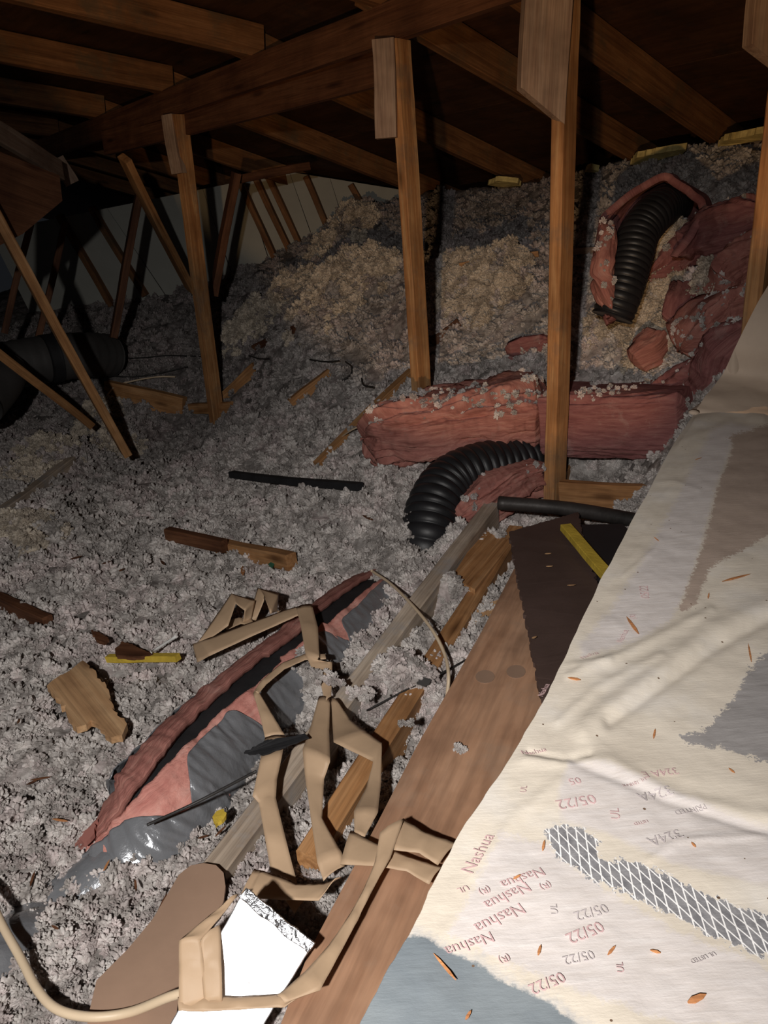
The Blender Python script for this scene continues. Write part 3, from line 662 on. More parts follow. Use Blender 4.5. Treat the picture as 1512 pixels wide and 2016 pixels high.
# printed lettering on the tape
def letter(txt, px, py, h, rot, mat, name='printed_lettering'):
    cu = bpy.data.curves.new('t', 'FONT'); cu.body = txt; cu.size = 1; cu.resolution_u = 2
    ob = bpy.data.objects.new('t', cu); COL.objects.link(ob)
    dg = bpy.context.evaluated_depsgraph_get(); me = bpy.data.meshes.new_from_object(ob.evaluated_get(dg)); bpy.data.objects.remove(ob)
    c = pz(px, py, DZ); x1 = pz(px+math.cos(math.radians(rot))*40, py-math.sin(math.radians(rot))*40, DZ)
    xd = (x1-c).normalized(); yd = Vector((-xd.y, xd.x, 0)); sc = h*c_dist(c)/F/.7
    vs = np.empty(len(me.vertices)*3); me.vertices.foreach_get('co', vs); vs = vs.reshape(-1, 3)
    if not len(vs): return
    vs[:, 0] -= (vs[:, 0].max())/2; vs[:, 1] -= .35
    W = np.array(c)[None]+vs[:, :1]*sc*np.array(xd)[None]+vs[:, 1:2]*sc*np.array(yd)[None]
    i0 = np.argmin((Vd[..., 0]-c.x)**2+(Vd[..., 1]-c.y)**2); ii, jj = divmod(i0, mD)
    a, b_ = max(0, ii-60), min(nD, ii+60); a2, b2_ = max(26, jj-60), min(mD, jj+60); G = Vd[a:b_, a2:b2_].reshape(-1, 3)
    zz = np.array([G[np.argmin((G[:, 0]-q[0])**2+(G[:, 1]-q[1])**2), 2] for q in W])
    W[:, 2] = zz.max()*.15+zz*.85+.0011
    mesh(name, W, [tuple(p.vertices) for p in me.polygons], mat, parent=duct, smooth=False); bpy.data.meshes.remove(me)
def c_dist(c): return (c-C0).dot(FW)
for a in [('05/22', 1135, 1580, 25, 190, M_RED), ('324A', 1290, 1566, 24, 192, M_GRY), ('324A', 1310, 1650, 24, 196, M_GRY), ('324A E', 1300, 1527, 18, 190, M_RED), ('UL 181B-FX', 1248, 1545, 7, 192, M_RED), ('LISTED', 1262, 1620, 7, 192, M_RED),
          ('05/22', 1165, 1795, 22, 196, M_GRY), ('05/22', 1153, 1835, 25, 202, M_RED), ('05/22', 1140, 1885, 20, 192, M_GRY), ('05/22', 1078, 1937, 24, 203, M_RED), ('Nashua', 940, 1680, 26, 60, M_RED), ('Nashua', 1030, 1730, 22, 200, M_RED),
          ('Nashua', 1000, 1765, 24, 206, M_RED), ('Nashua', 985, 1808, 26, 206, M_RED), ('Nashua', 925, 1860, 24, 200, M_RED), ('(R)', 1075, 1745, 14, 200, M_RED), ('(R)', 955, 1755, 14, 200, M_RED), ('(R)', 994, 1888, 14, 200, M_RED), ('UL', 912, 1752, 14, 200, M_RED), ('UL', 1090, 1790, 14, 100, M_GRY),
          ('05/22', 1268, 1165, 17, 100, M_RED), ('05', 1132, 1540, 18, 190, M_RED), ('(R)', 1245, 1212, 11, 100, M_RED), ('Nashua', 1225, 1250, 12, 60, M_RED), ('Nashua', 1160, 1290, 10, 20, M_RED), ('Nashua', 1070, 1360, 11, 60, M_RED), ('Nashua', 1050, 1480, 12, 10, M_RED), ('PRINTED', 1360, 1595, 12, 192, M_GRY), ('UL', 1210, 1602, 18, 100, M_RED), ('UL', 1220, 1905, 14, 100, M_RED), ('UL LISTED', 1385, 1885, 9, 200, M_GRY), ('UL', 1030, 1555, 12, 80, M_RED)]:
    letter(*a)
# tan duct section going up behind
T0 = pz(1366, 818, DZ)
tp = [ph(1366, 822, T0.xy.length), ph(1378, 795, T0.xy.length*1.02), ph(1420, 740, 2.02), ph(1450, 680, 2.02), ph(1490, 600, 2.05), ph(1530, 540, 2.1)]
Pt = smoothpath(tp, 60); wv_ = np.linspace(0, 1, 40); Vt = np.zeros((60, 40, 3))
for j, q in enumerate(wv_):
    Vt[:, j] = Pt+np.array([.80, -.30, -.12])*q+np.array([0, 0, 1])*.0; 
Vt[..., 2] += .004*fbm(Vt[..., 0]/.08, Vt[..., 1]/.05, 83, 3)
Vt[:, 0, 2] -= .0; Vt2 = Vt.copy(); Vt2[..., 2] -= .02; 
side = np.stack([Vt[:, 0], Vt[:, 0]+np.array([.03, .02, -.30])], 1)
od = empty('tan_duct_section', tuple(T0-Vector((0, 0, .3))), 'dusty tan duct section rising behind the cream-coated duct at the right edge', 'duct')
mesh('duct_top', Vt.reshape(-1, 3), gridf(60, 40), M_SLB, parent=od); mesh('duct_side', side.reshape(-1, 3), gridf(60, 2), M_SLB, parent=od)
tube('seam_band', [pz(1366, 812, DZ+.005), pz(1400, 790, DZ+.008), pz(1440, 793, DZ+.008), pz(1520, 790, DZ+.004), pz(1620, 790, DZ)], .012, M_SLB, parent=od, n=40, k=10, flat=.5)

# ------------------------------------------------------------------ plywood and boards
BZ = .27
plank = slab('plywood_plank', [pz(1012, 1120, BZ), pz(1100, 1100, BZ), pz(1160, 1330, BZ), pz(1080, 1560, BZ), pz(820, 2140, BZ), pz(520, 2100, BZ), pz(610, 1870, BZ), pz(748, 1610, BZ), pz(820, 1470, BZ), pz(950, 1240, BZ)], .02, MW['ply'],
     'long tan plywood plank beside the cream-coated duct', 'plank', grain=pz(950, 1240, BZ)-pz(610, 1870, BZ), sub=6)
for cx, cy in ((955, 1332), (1016, 1322)):
    slab('plywood_plug', [pz(cx+19*math.cos(a), cy+13*math.sin(a), BZ+.0012) for a in np.linspace(0, 6.28, 17)[:-1]], .001, M_PAD, parent=plank)
_g = np.random.default_rng(77)
dust_on(plank, [pz(x+_g.normal(0, s1), y+_g.normal(0, s1), BZ+.004) for x, y, n, s1 in ((962, 1262, 40, 8), (950, 1300, 40, 9), (905, 1365, 10, 4), (870, 1440, 8, 3), (965, 1240, 30, 7)) for _ in range(n)], .003, .010)
slab('brown_board', [pz(1002, 1047, .36), pz(1138, 1008, .36), pz(1150, 1075, .36), pz(1240, 1320, .345), pz(1065, 1375, .315)], .012, M_BRD, 'dark brown thin panel board leaning by the cream-coated duct', 'board', sub=10, rag=.006)
slab('black_sheet', [pz(1128, 1033, .345), pz(1225, 1031, .345), pz(1245, 1050, .345), pz(1240, 1250, .33), pz(1170, 1200, .33)], .01, M_BKP, 'black panel under the yellow strip, against the cream-coated duct', 'panel', sub=4)
timber('yellow_strip', pz(1112, 1037, .385), pz(1215, 1155, .375), .032, .02, M_YEL, 'yellow foam strip lying across the brown board and the black panel', 'strip', wob=.0012)
tube('steel_pipe', [pz(982, 990, .33), pz(1120, 1002, .33), pz(1290, 1032, .33)], .024, M_PIP, 'dark steel pipe running behind the brown board to the duct', 'pipe', n=20, k=16)
timber('joist', ph(1104, 972, 2.68), ph(1330, 985, 2.58), .04, .10, MW['fir'], 'short horizontal joist right of the tall post foot', 'joist', up=(0, 0, 1))
timber('joist', pz(1150, 888, .32), pz(1085, 960, .28), .05, .06, MW['fir'], 'joist end under the pink batt behind the tall post', 'joist')
wa, wb_ = pz(970, 990, .30), pz(425, 1725, .15)
timber('weathered_joist', wa-Vector((0, 0, .05)), wb_-Vector((0, 0, .03)), .05, .11, MW['grey'], 'weathered grey joist running diagonally through the white insulation', 'joist')
timber('joist', pz(1015, 1040, .245)-Vector((0, 0, .04)), pz(610, 1680, .20)-Vector((0, 0, .05)), .05, .10, MW['fir'], 'orange joist between the weathered joist and the plywood plank', 'joist')
slab('wood_block', [pz(890, 1135, .25), pz(950, 1040, .25), pz(1010, 1065, .25), pz(935, 1160, .25)], .03, MW['fir'], 'flat orange block lying between the joists beside the brown board', 'block')
slab('wood_block', [pz(925, 1190, .22), pz(990, 1180, .22), pz(978, 1225, .21), pz(935, 1228, .21)], .02, MW['scrap'], 'split wood piece tucked by the upper edge of the plywood plank', 'block', rag=.006)
# joists and battens peeking through the insulation
def peek(a, b, w, h, off, mat, label, name='joist', cat='joist', up=(0, 0, 1)):
    return timber(name, ps(*a, off)-Vector((0, 0, h/2)), ps(*b, off)-Vector((0, 0, h/2)), w, h, MW[mat] if isinstance(mat, str) else mat, label, cat, up=up)
peek((628, 905), (815, 722), .045, .10, .045, 'fir', 'joist top showing left of the middle post, running to the pink batt')
peek((575, 785), (652, 722), .04, .08, .04, 'fir', 'short joist top showing in grey insulation between the two left posts')
peek((440, 772), (505, 712), .04, .08, .045, 'fir', 'joist top showing just right of the leftmost post')
peek((205, 748), (358, 782), .06, .22, .10, 'fir', 'timber end standing out between the long brace and the leftmost post')
peek((375, 795), (455, 790), .05, .07, .05, 'fir', 'joist piece crossing behind the foot of the leftmost post')
peek((0, 1000), (140, 900), .05, .07, .04, 'grey', 'pale batten half buried at the left edge below the braces', 'batten', 'batten')
peek((330, 1040), (440, 1062), .035, .05, .068, 'dark', 'dark broken batten, left half, poking from the insulation in the middle', 'batten', 'batten')
peek((430, 1060), (572, 1092), .045, .06, .070, 'fir', 'brown broken batten, right half, poking from the insulation in the middle', 'batten', 'batten')
peek((-20, 1165), (92, 1212), .035, .05, .05, 'dark', 'dark batten at the left edge above the wood scrap', 'batten', 'batten')
peek((455, 928), (708, 952), .035, .03, .055, M_BLM, 'long flat black bar lying on the insulation left of the pink batt', 'black_bar', 'bar')
peek((905, 518), (1060, 492), .04, .03, .06, 'fir', 'thin batten on the dark slope between the middle and tall posts', 'batten', 'batten')
peek((1115, 488), (1190, 486), .03, .03, .06, 'cleat', 'greyish batten on the dark slope right of the tall post', 'batten', 'batten')
peek((850, 665), (905, 625), .03, .05, .04, 'dark', 'joist end in the slope right of the middle post')
peek((500, 680), (580, 640), .03, .05, .04, 'dark', 'dark joist end in the grey slope at centre left')
# ------------------------------------------------------------------ pink batts
def batt(name, pts, a, b, mat, label, cat='insulation batt', n=150, k=72, amp=.02, seed=0, parent=None, taper=.12, dust=0, flatp=.55, group=None):
    """lofted fibrous body: a = half depth, b = half height (scalars or lists along the path)"""
    P = smoothpath(pts, n); T, S, B = frames(P); th = np.linspace(0, 2*np.pi, k, endpoint=False)
    u = np.linspace(0, 1, n); av = np.interp(u, np.linspace(0, 1, len(a)), a) if isinstance(a, (list, tuple)) else np.full(n, a)
    bv = np.interp(u, np.linspace(0, 1, len(b)), b) if isinstance(b, (list, tuple)) else np.full(n, b)
    end = np.clip(np.minimum(u, 1-u)/taper, 0, 1)**.45; end[0] = end[-1] = .02
    c = np.sign(np.cos(th))*np.abs(np.cos(th))**flatp; s = np.sign(np.sin(th))*np.abs(np.sin(th))**flatp
    s0 = np.concatenate([[0], np.cumsum(np.linalg.norm(np.diff(P, axis=0), axis=1))])
    off = c[None, :]*av[:, None]*end[:, None]; hh = s[None, :]*bv[:, None]*end[:, None]
    TH = th[None, :]+0*u[:, None]; SS = s0[:, None]+0*th[None, :]
    girth = TH*np.mean(bv)*1.3
    cy = np.cos(TH)*1.0; sy = np.sin(TH)
    nz = fbm(SS/.16+cy*2.2, sy*2.2+seed, 200+seed, 5)+.5*fbm(SS/.35+3*cy, sy*7, 240+seed, 3)
    rid = 1-np.abs(fbm(SS/.30+cy*.8, sy*4.5+cy*2, 260+seed, 3))
    d = amp*(nz+.9*rid-.6)
    V = P[:, None]+(off+d*c[None, :])[..., None]*S[:, None]+(hh+d*s[None, :])[..., None]*B[:, None]
    o = mesh(name, V.reshape(-1, 3), np.vstack([gridf(n, k, True)])[:, ::-1].copy(), mat, parent, loc=tuple(P[0]-np.array([0, 0, bv[0]])))
    at = o.data.attributes.new('layer', 'FLOAT_VECTOR', 'POINT')
    lay = np.stack([SS/.10, (hh+off*.4)/.012, 0*SS], -1).astype(np.float32); at.data.foreach_set('vector', lay.ravel())
    tag(o, label, cat, group)
    if dust:
        g = np.random.default_rng(seed+9); i = g.integers(3, n-3, dust); ct = np.clip(g.normal(math.pi/2, .55, dust), .2, 2.95)
        keep = fbm(s0[i]/.12, ct*2, 300+seed, 3) > -.1; i = i[keep]; ct = ct[keep]; j = (ct/(2*np.pi)*k).astype(int) % k
        pts_ = V[i, j]+np.array([0, 0, .002]); tufts('loose_tufts', pts_, g.uniform(.003, .016, len(pts_)), o, None, seed+3)
    return o
batt('pink_batt', [ph(715, 862, 3.05), ph(800, 852, 2.98), ph(900, 830, 2.98), ph(1000, 815, 3.0), ph(1085, 812, 3.02)], [.09, .13, .16, .19, .18], [.10, .115, .11, .125, .12], M_PK,
     'long pink fibreglass batt lying over the black corrugated hose', seed=1, dust=520, n=240, k=120, amp=.032)
batt('pink_batt', [ph(1070, 822, 2.98), ph(1160, 822, 2.93), ph(1260, 825, 2.88), ph(1375, 825, 2.82)], [.14, .16, .16, .14], [.12, .12, .12, .12], M_PD,
     'dusty folded pink batt between the tall post and the duct', seed=2, dust=260, n=160, k=90, amp=.009, taper=.05, flatp=.38)
batt('pink_batt', [ph(885, 1030, 2.55), ph(940, 985, 2.62), ph(1000, 945, 2.72), ph(1075, 925, 2.82)], [.07, .09, .10, .08], [.05, .055, .055, .05], M_PK,
     'pink batt scrap tucked under the corrugated hose by the tall post foot', seed=3, dust=60)
batt('pink_batt', [ph(1260, 800, 3.05), ph(1350, 775, 3.0), ph(1440, 730, 2.9), ph(1500, 640, 2.8)], [.1, .14, .15, .12], [.07, .09, .10, .1], M_PD, 'purplish pink batt rising behind the dusty folded batt', seed=4, dust=120)
batt('pink_batt', [ph(1340, 690, 2.95), ph(1400, 640, 3.0), ph(1470, 610, 3.0), ph(1560, 600, 2.9)], [.08, .12, .12, .1], [.07, .09, .08, .07], M_PK, 'pink batt piece under white fluff by the right edge', seed=5, dust=260)
batt('pink_batt', [ph(1270, 545, 3.35), ph(1330, 500, 3.5), ph(1400, 490, 3.45), ph(1450, 460, 3.3), ph(1560, 440, 3.1)], [.1, .16, .16, .15, .12], [.06, .09, .09, .12, .12], M_PD, 'dark pink batt heap above the white fluff at the right', seed=6, dust=90)
batt('pink_batt', [ph(1400, 610, 3.1), ph(1440, 560, 3.15), ph(1500, 520, 3.1), ph(1570, 500, 3.0)], [.07, .1, .12, .1], [.06, .08, .08, .08], M_PK, 'pink batt lump at the right edge above the tan duct section', seed=7, dust=120)
batt('pink_batt', [ph(1245, 715, 3.08), ph(1275, 690, 3.1), ph(1300, 655, 3.15)], [.04, .06, .05], [.05, .06, .05], M_PK, 'small pink flap sticking out of the white fluff', seed=8, n=60, k=40, amp=.01)
batt('pink_batt', [ph(995, 692, 3.55), ph(1035, 682, 3.55), ph(1085, 672, 3.5)], [.05, .06, .05], [.035, .05, .04], M_PD, 'small pink scrap just left of the tall post above the long batt', seed=9, n=60, k=40, amp=.01)
batt('pink_batt', [ph(1330, 640, 3.1), ph(1345, 600, 3.15), ph(1350, 560, 3.25)], [.05, .06, .05], [.04, .05, .05], M_PD, 'dark pink piece between the bright fluff heap and the right pile', seed=10, n=60, k=40, amp=.012)
# bright fluff heaps: cream tufts over the mounds of the surface
def heap(label, spots, seed, n=330, rlo=.012, rhi=.032, mat=None):
    g = np.random.default_rng(seed); pts = []
    for x, y, r in spots:
        p = ps(x, y, 0); q = g.normal(0, .5, (n, 2))*r; q = q[(np.hypot(q[:, 0], q[:, 1]) < r*1.2) & (fbm((p.x+q[:, 0])/.11, (p.y+q[:, 1])/.11, 600+seed, 3) > -.25)]; X_ = p.x+q[:, 0]; Y_ = p.y+.06+q[:, 1]
        pts.append(np.stack([X_, Y_, surf_z(X_, Y_)+g.uniform(-.005, .03, len(X_))], 1))
    pts = np.vstack(pts); o = tufts('insulation_clump', pts, g.uniform(rlo, rhi, len(pts)), None, label, seed, M_TU if 'white' in label else M_TC); o['category'] = 'insulation'; return o
heap('bright cream heap of fluff right of the upper black hose', [(1290, 600, .17), (1310, 570, .13), (1230, 650, .12), (1270, 640, .14), (1340, 630, .10)], 31, 700)
heap('cream fluff heap in front of the right pink pile', [(1420, 590, .12), (1395, 640, .12), (1450, 540, .08), (1440, 660, .08)], 32, 300)
heap('cream fluff ridge between the middle and tall posts', [(965, 580, .16), (1000, 560, .12), (900, 570, .18), (860, 560, .14), (960, 620, .10)], 33, 400, .014, .036)
heap('cream fluff ridge between the two left posts', [(570, 590, .24), (640, 580, .24), (480, 660, .14), (530, 620, .18), (730, 560, .16)], 34, 400, .018, .048)
heap('white fluff lump pressed against the right side of the slit duct', [(598, 1398, .06)], 38, 260, .007, .016)
heap('pale fluff mound against the far drywall', [(690, 465, .26), (640, 500, .18)], 35, 300, .02, .05)
heap('cream fluff lump at the foot of the long diagonal brace', [(235, 895, .14), (180, 860, .12), (200, 820, .12)], 36, 300, .014, .036)
heap('cream fluff lump at the left edge below the braces', [(90, 905, .18), (40, 950, .15), (30, 1080, .16)], 37, 300, .014, .036)
# ------------------------------------------------------------------ black corrugated hoses
def corr(R, pitch, depth): return lambda s, a: R+depth*np.abs(np.cos(np.pi*s/pitch))**.6-depth*.5+0*a
hp = [ph(1080, 888, 3.0), ph(1010, 912, 2.86), ph(940, 925, 2.76), ph(885, 952, 2.68), ph(855, 1000, 2.58), pz(838, 1075, .16), pz(828, 1120, .04)]
tube('corrugated_hose', hp, .1, M_BLK, 'black corrugated hose coming out from under the pink batt', 'hose', n=420, k=48, rf=corr(.098, .034, .011))
hp2 = [ph(1205, 625, 3.08), ph(1222, 580, 3.1), ph(1240, 520, 3.16), ph(1258, 460, 3.24), ph(1295, 415, 3.36), ph(1328, 400, 3.62)]
e = empty('wrapped_hose', tuple(Vector(hp2[0])-Vector((0, 0, .1))), 'upper black corrugated hose inside a torn pink wrap', 'hose')
tube('hose', hp2, .08, M_BLK, n=300, k=40, rf=corr(.076, .024, .007), parent=e)
# torn wrap: a hood lofted from its ragged rim back to the hose
rim = smoothpath([ph(1205, 615, 3.05), ph(1188, 560, 3.07), ph(1178, 500, 3.13), ph(1188, 440, 3.21), ph(1222, 398, 3.31), ph(1262, 370, 3.37), ph(1308, 350, 3.41), ph(1350, 372, 3.35), ph(1380, 415, 3.27), ph(1366, 455, 3.21), ph(1335, 500, 3.17)], 130)
bk = smoothpath([ph(1225, 610, 3.21), ph(1232, 540, 3.35), ph(1248, 480, 3.47), ph(1275, 430, 3.65), ph(1310, 405, 3.83), ph(1345, 425, 3.75), ph(1345, 480, 3.45)], 130)
nk = 46; V = np.zeros((130, nk, 3)); ctr = rim.mean(0)
for j in range(nk):
    f = j/(nk-1); bul = math.sin(f*math.pi)*.05
    out = rim-ctr; out[:, 1] *= .2; out /= np.linalg.norm(out, axis=1)[:, None]+1e-9
    V[:, j] = rim*(1-f)+bk*f+out*(bul+.0)[..., None] if False else rim*(1-f)+bk*f+out*bul
uu, vv = np.meshgrid(np.arange(130)/130., np.arange(nk)/nk, indexing='ij')
V += (.012*fbm(uu*9, vv*4, 92, 4))[..., None]*np.array([1., -.6, .6])
o = mesh('torn_wrap', V.reshape(-1, 3), gridf(130, nk), M_PD, parent=e)
at = o.data.attributes.new('layer', 'FLOAT_VECTOR', 'POINT'); at.data.foreach_set('vector', np.stack([uu*14, vv*8, uu*0], -1).astype(np.float32).ravel())
sm = o.modifiers.new('t', 'SOLIDIFY'); sm.thickness = .028; sm.offset = 0
batt('wrap_flap', [ph(1203, 612, 3.02), ph(1188, 560, 3.05), ph(1190, 520, 3.07), ph(1196, 470, 3.13), ph(1190, 440, 3.19)], [.02, .035, .04, .03, .02], [.02, .035, .04, .03, .02], M_PK, None, None, n=90, k=40, amp=.008, seed=12, parent=e, dust=60)
# ------------------------------------------------------------------ slit insulated duct (foreground)
SL = [(150, 1690), (215, 1625), (275, 1555), (340, 1478), (400, 1415), (470, 1352), (540, 1292), (600, 1245), (650, 1203), (705, 1158), (765, 1120)]
zt = [.11, .165, .21, .225, .22, .225, .225, .22, .215, .20, .17]
top = smoothpath([pz(x, y, z) for (x, y), z in zip(SL, zt)], 260)
T, S, B = frames(top); RJ = .125
if S[100] @ np.array([1, 0, 0]) < 0: S = -S
B = np.cross(S, T); B *= np.sign(B[:, 2:3])
ta = math.radians(84)
axis_ = top-S*(math.cos(ta)*RJ)-B*(math.sin(ta)*RJ*.9)
fd = empty('insulated_flex_duct', tuple(axis_[130]-np.array([0, 0, .1])), 'grey insulated flexible duct slit open along its pink lining, in the foreground', 'duct')
def shell(name, r0, a0, a1, mat, nk=70, th=None, wr=0.0, i0=0, i1=260, par=fd, seed=0):
    """partial tube; a0/a1 functions of u (0..1) in degrees, th thickness inwards"""
    n = i1-i0; u = np.linspace(i0/260, i1/260, n); A0 = np.array([a0(x) for x in u]); A1 = np.array([a1(x) for x in u])
    A = np.radians(A0[:, None]+(A1-A0)[:, None]*np.linspace(0, 1, nk)[None, :])
    P = axis_[i0:i1]; sT = np.cumsum(np.full(n, .0055))[:, None]
    R = r0+wr*(fbm(sT/.035+1.0*np.sin(A*2), A*.9, 400+seed, 4))+0*A
    V = P[:, None]+R[..., None]*(np.cos(A)[..., None]*S[i0:i1, None]+.9*np.sin(A)[..., None]*B[i0:i1, None])
    if th:
        R2 = R-th; V2 = P[:, None]+R2[..., None]*(np.cos(A)[..., None]*S[i0:i1, None]+.9*np.sin(A)[..., None]*B[i0:i1, None])
        V = np.concatenate([V, V2[:, ::-1]], 1); o = mesh(name, V.reshape(-1, 3), gridf(n, 2*nk, True), mat, parent=par); kk = 2*nk
    else: o = mesh(name, V.reshape(-1, 3), gridf(n, nk), mat, parent=par); kk = nk
    if mat in (M_PK, M_PD, M_PL):
        at = o.data.attributes.new('layer', 'FLOAT_VECTOR', 'POINT'); q = np.repeat(np.arange(n)/22., kk); z = np.tile(np.arange(kk)/7., n)
        at.data.foreach_set('vector', np.stack([q, z, z*0], -1).astype(np.float32).ravel())
    return o
def rg(u, f, s, amp): return amp*float(fbm(np.array([u*f]), np.array([.5]), s, 4)[0])
gap = lambda u: max(1.0, 15*math.sin(min(1, max(0, (u-.10))/.55)*math.pi*.5)**1.2 - (6 if .60 < u < .75 else 0) - 6*max(0, (u-.85)/.15))
shell('inner_liner', RJ-.014, lambda u: 40, lambda u: 150, M_BLM, 40)
shell('pink_lining', RJ+.008, lambda u: 84+gap(u)+rg(u, 30, 1, 1.2), lambda u: 122+gap(u)*.8+rg(u, 12, 2, 6), M_PK, 30, .018, .0032, seed=1)
shell('pink_lining', RJ+.001, lambda u: 15-(12 if .12 < u < .34 else 0)+rg(u, 25, 3, 6), lambda u: 84-gap(u)*.9+rg(u, 34, 4, 1.5), M_PL, 30, .014, .004, seed=2)
def jr(u):
    b = 77-gap(u)*.9; b -= 34*math.exp(-((u-.22)/.05)**2); b -= 42*math.exp(-((u-.47)/.018)**2); b -= 30*math.exp(-((u-.75)/.02)**2); b -= 12*math.exp(-((u-.62)/.03)**2)
    return b+rg(u, 11, 6, 3)
shell('outer_jacket', RJ+.010, lambda u: -75, jr, M_SIL, 90, .002, .006, seed=3)
shell('outer_jacket', RJ+.012, lambda u: 150+rg(u, 20, 7, 6), lambda u: 230, M_SIL, 20, .002, .004, seed=4)
# duct remnants showing at the lower left
tube('grey_duct_bend', [ps(-60, 2010, -.045), ps(30, 1905, -.035), ps(90, 1830, -.07), ps(240, 1720, -.045), ps(310, 1640, -.07)], .07, M_SIL, 'grey duct jacket showing through the insulation at the lower left', 'duct', n=80, k=30,
     rf=lambda s, a: .072+.0035*fbm(s/.02+np.sin(a)*2, np.cos(a)*1.5, 91, 3)+0*a)
# old ducts far left
e = empty('round_duct', tuple(ph(60, 740, 5.4)), 'old grey round duct lying at the far left behind the braces', 'duct')
tube('duct_pipe', [ph(-60, 735, 5.3), ph(60, 712, 5.4), ph(150, 700, 5.5), ph(215, 700, 5.7)], .15, M_GRD, n=40, k=32, parent=e, rf=lambda s, a: .15+.003*np.sin(s*90)+0*a)
tube('duct_band', [ph(88, 708, 5.43), ph(112, 704, 5.45)], .158, M_BLM, n=6, k=32, parent=e)
tube('round_duct', [ph(-40, 800, 4.6), ph(-5, 760, 4.8), ph(12, 730, 5.0)], .12, M_GRD, 'dark duct elbow at the left edge below the round duct', 'duct', n=30, k=28)

def foilz(x, y): return .245+.55*(pz(x, y, .25).y-pz(500, 2016, .25).y)
def zf(x0, y0, x1, y1):
    x, y = (x0+x1)/2, (y0+y1)/2
    return min(max(.25, foilz(x, y)+.012), .33) if x < 600 else .31
# ------------------------------------------------------------------ masking paper
def ribbon(label, strips, group='crumpled masking paper'):
    """strips: list of rows ((xl,yl),(xr,yr),z): paper facets, creased between rows"""
    p0 = pz(*strips[0][0][0], strips[0][0][2]); e = empty('masking_paper', (p0.x, p0.y, p0.z-.02), label, 'paper', group)
    for rows in strips:
        V = []; nn = 7; m_ = 6; R = []
        for a, b in zip(rows[:-1], rows[1:]):
            for q in range(m_):
                f = q/m_; R.append(([a[0][i]*(1-f)+b[0][i]*f for i in (0, 1)], [a[1][i]*(1-f)+b[1][i]*f for i in (0, 1)], a[2]*(1-f)+b[2]*f, f))
        R.append((rows[-1][0], rows[-1][1], rows[-1][2], 0))
        for (l, r, z, f) in R:
            A = pz(l[0], l[1], z); Bq = pz(r[0], r[1], z)
            for j in range(nn):
                g = j/(nn-1); p = A.lerp(Bq, g); lift = .004*math.sin(g*math.pi)*(1-.9*math.sin(f*math.pi))+.0005*random.uniform(-1, 1)
                V.append((p.x, p.y, p.z+lift))
        o = mesh('paper_strip', V, gridf(len(R), nn), M_PAP, parent=e, smooth=False)
        sm = o.modifiers.new('thick', 'SOLIDIFY'); sm.thickness = .0012
    return e
ribbon('zigzag bundle of tan masking paper left of the slit duct', [
 [((378, 1268), (388, 1304), .16), ((395, 1262), (415, 1290), .19), ((480, 1230), (492, 1254), .22), ((560, 1201), (566, 1221), .25), ((603, 1189), (612, 1200), .27)],
 [((390, 1264), (404, 1264), .17), ((425, 1212), (449, 1232), .22), ((455, 1168), (464, 1188), .25), ((503, 1182), (482, 1202), .24), ((494, 1226), (478, 1230), .19)],
 [((488, 1224), (504, 1222), .19), ((507, 1157), (522, 1176), .25), ((549, 1168), (532, 1208), .24), ((545, 1218), (556, 1200), .2)],
 [((440, 1225), (446, 1240), .17), ((470, 1215), (474, 1228), .2), ((495, 1218), (500, 1232), .2)]])
ribbon('tan masking paper hanging over the slit duct and fanning out below', [
 [((583, 1196), (614, 1190), .275), ((592, 1232), (626, 1236), .28), ((602, 1290), (629, 1300), .28), ((612, 1312), (654, 1304), .27), ((630, 1340), (654, 1332), .26), ((640, 1385), (652, 1372), .25)],
 [((628, 1372), (650, 1376), .25), ((612, 1430), (648, 1440), .25), ((596, 1476), (650, 1500), .265), ((601, 1530), (638, 1535), .24), ((612, 1610), (634, 1612), .24), ((625, 1700), (673, 1680), .25), ((637, 1735), (678, 1706), .24)],
 [((652, 1376), (664, 1380), .25), ((655, 1430), (690, 1418), .25), ((657, 1462), (720, 1440), .27), ((735, 1500), (752, 1463), .27), ((722, 1550), (750, 1545), .27), ((697, 1598), (744, 1600), .30), ((698, 1640), (716, 1652), .30)]])
ribbon('tan masking paper looping down the right side of the slit duct', [
 [((640, 1288), (642, 1298), .27), ((600, 1288), (600, 1300), .27), ((555, 1306), (560, 1318), .27), ((515, 1340), (524, 1348), .27), ((500, 1362), (508, 1368), .27)],
 [((499, 1366), (508, 1360), .27), ((512, 1410), (535, 1405), .26), ((522, 1453), (560, 1447), .25)],
 [((522, 1453), (562, 1450), .25), ((512, 1500), (556, 1485), .26), ((497, 1568), (545, 1535), .24), ((510, 1582), (543, 1572), .23), ((522, 1650), (562, 1650), .22), ((534, 1718), (586, 1742), .20)]])
ribbon('tan masking paper band lying above the foil sheet', [
 [((462, 1790), (500, 1712), .26), ((495, 1768), (518, 1715), .26), ((560, 1772), (585, 1742), .25), ((628, 1774), (640, 1740), .26), ((652, 1740), (672, 1728), .28)],
 [((560, 1770), (568, 1768), .2), ((580, 1800), (605, 1770), .2)]])
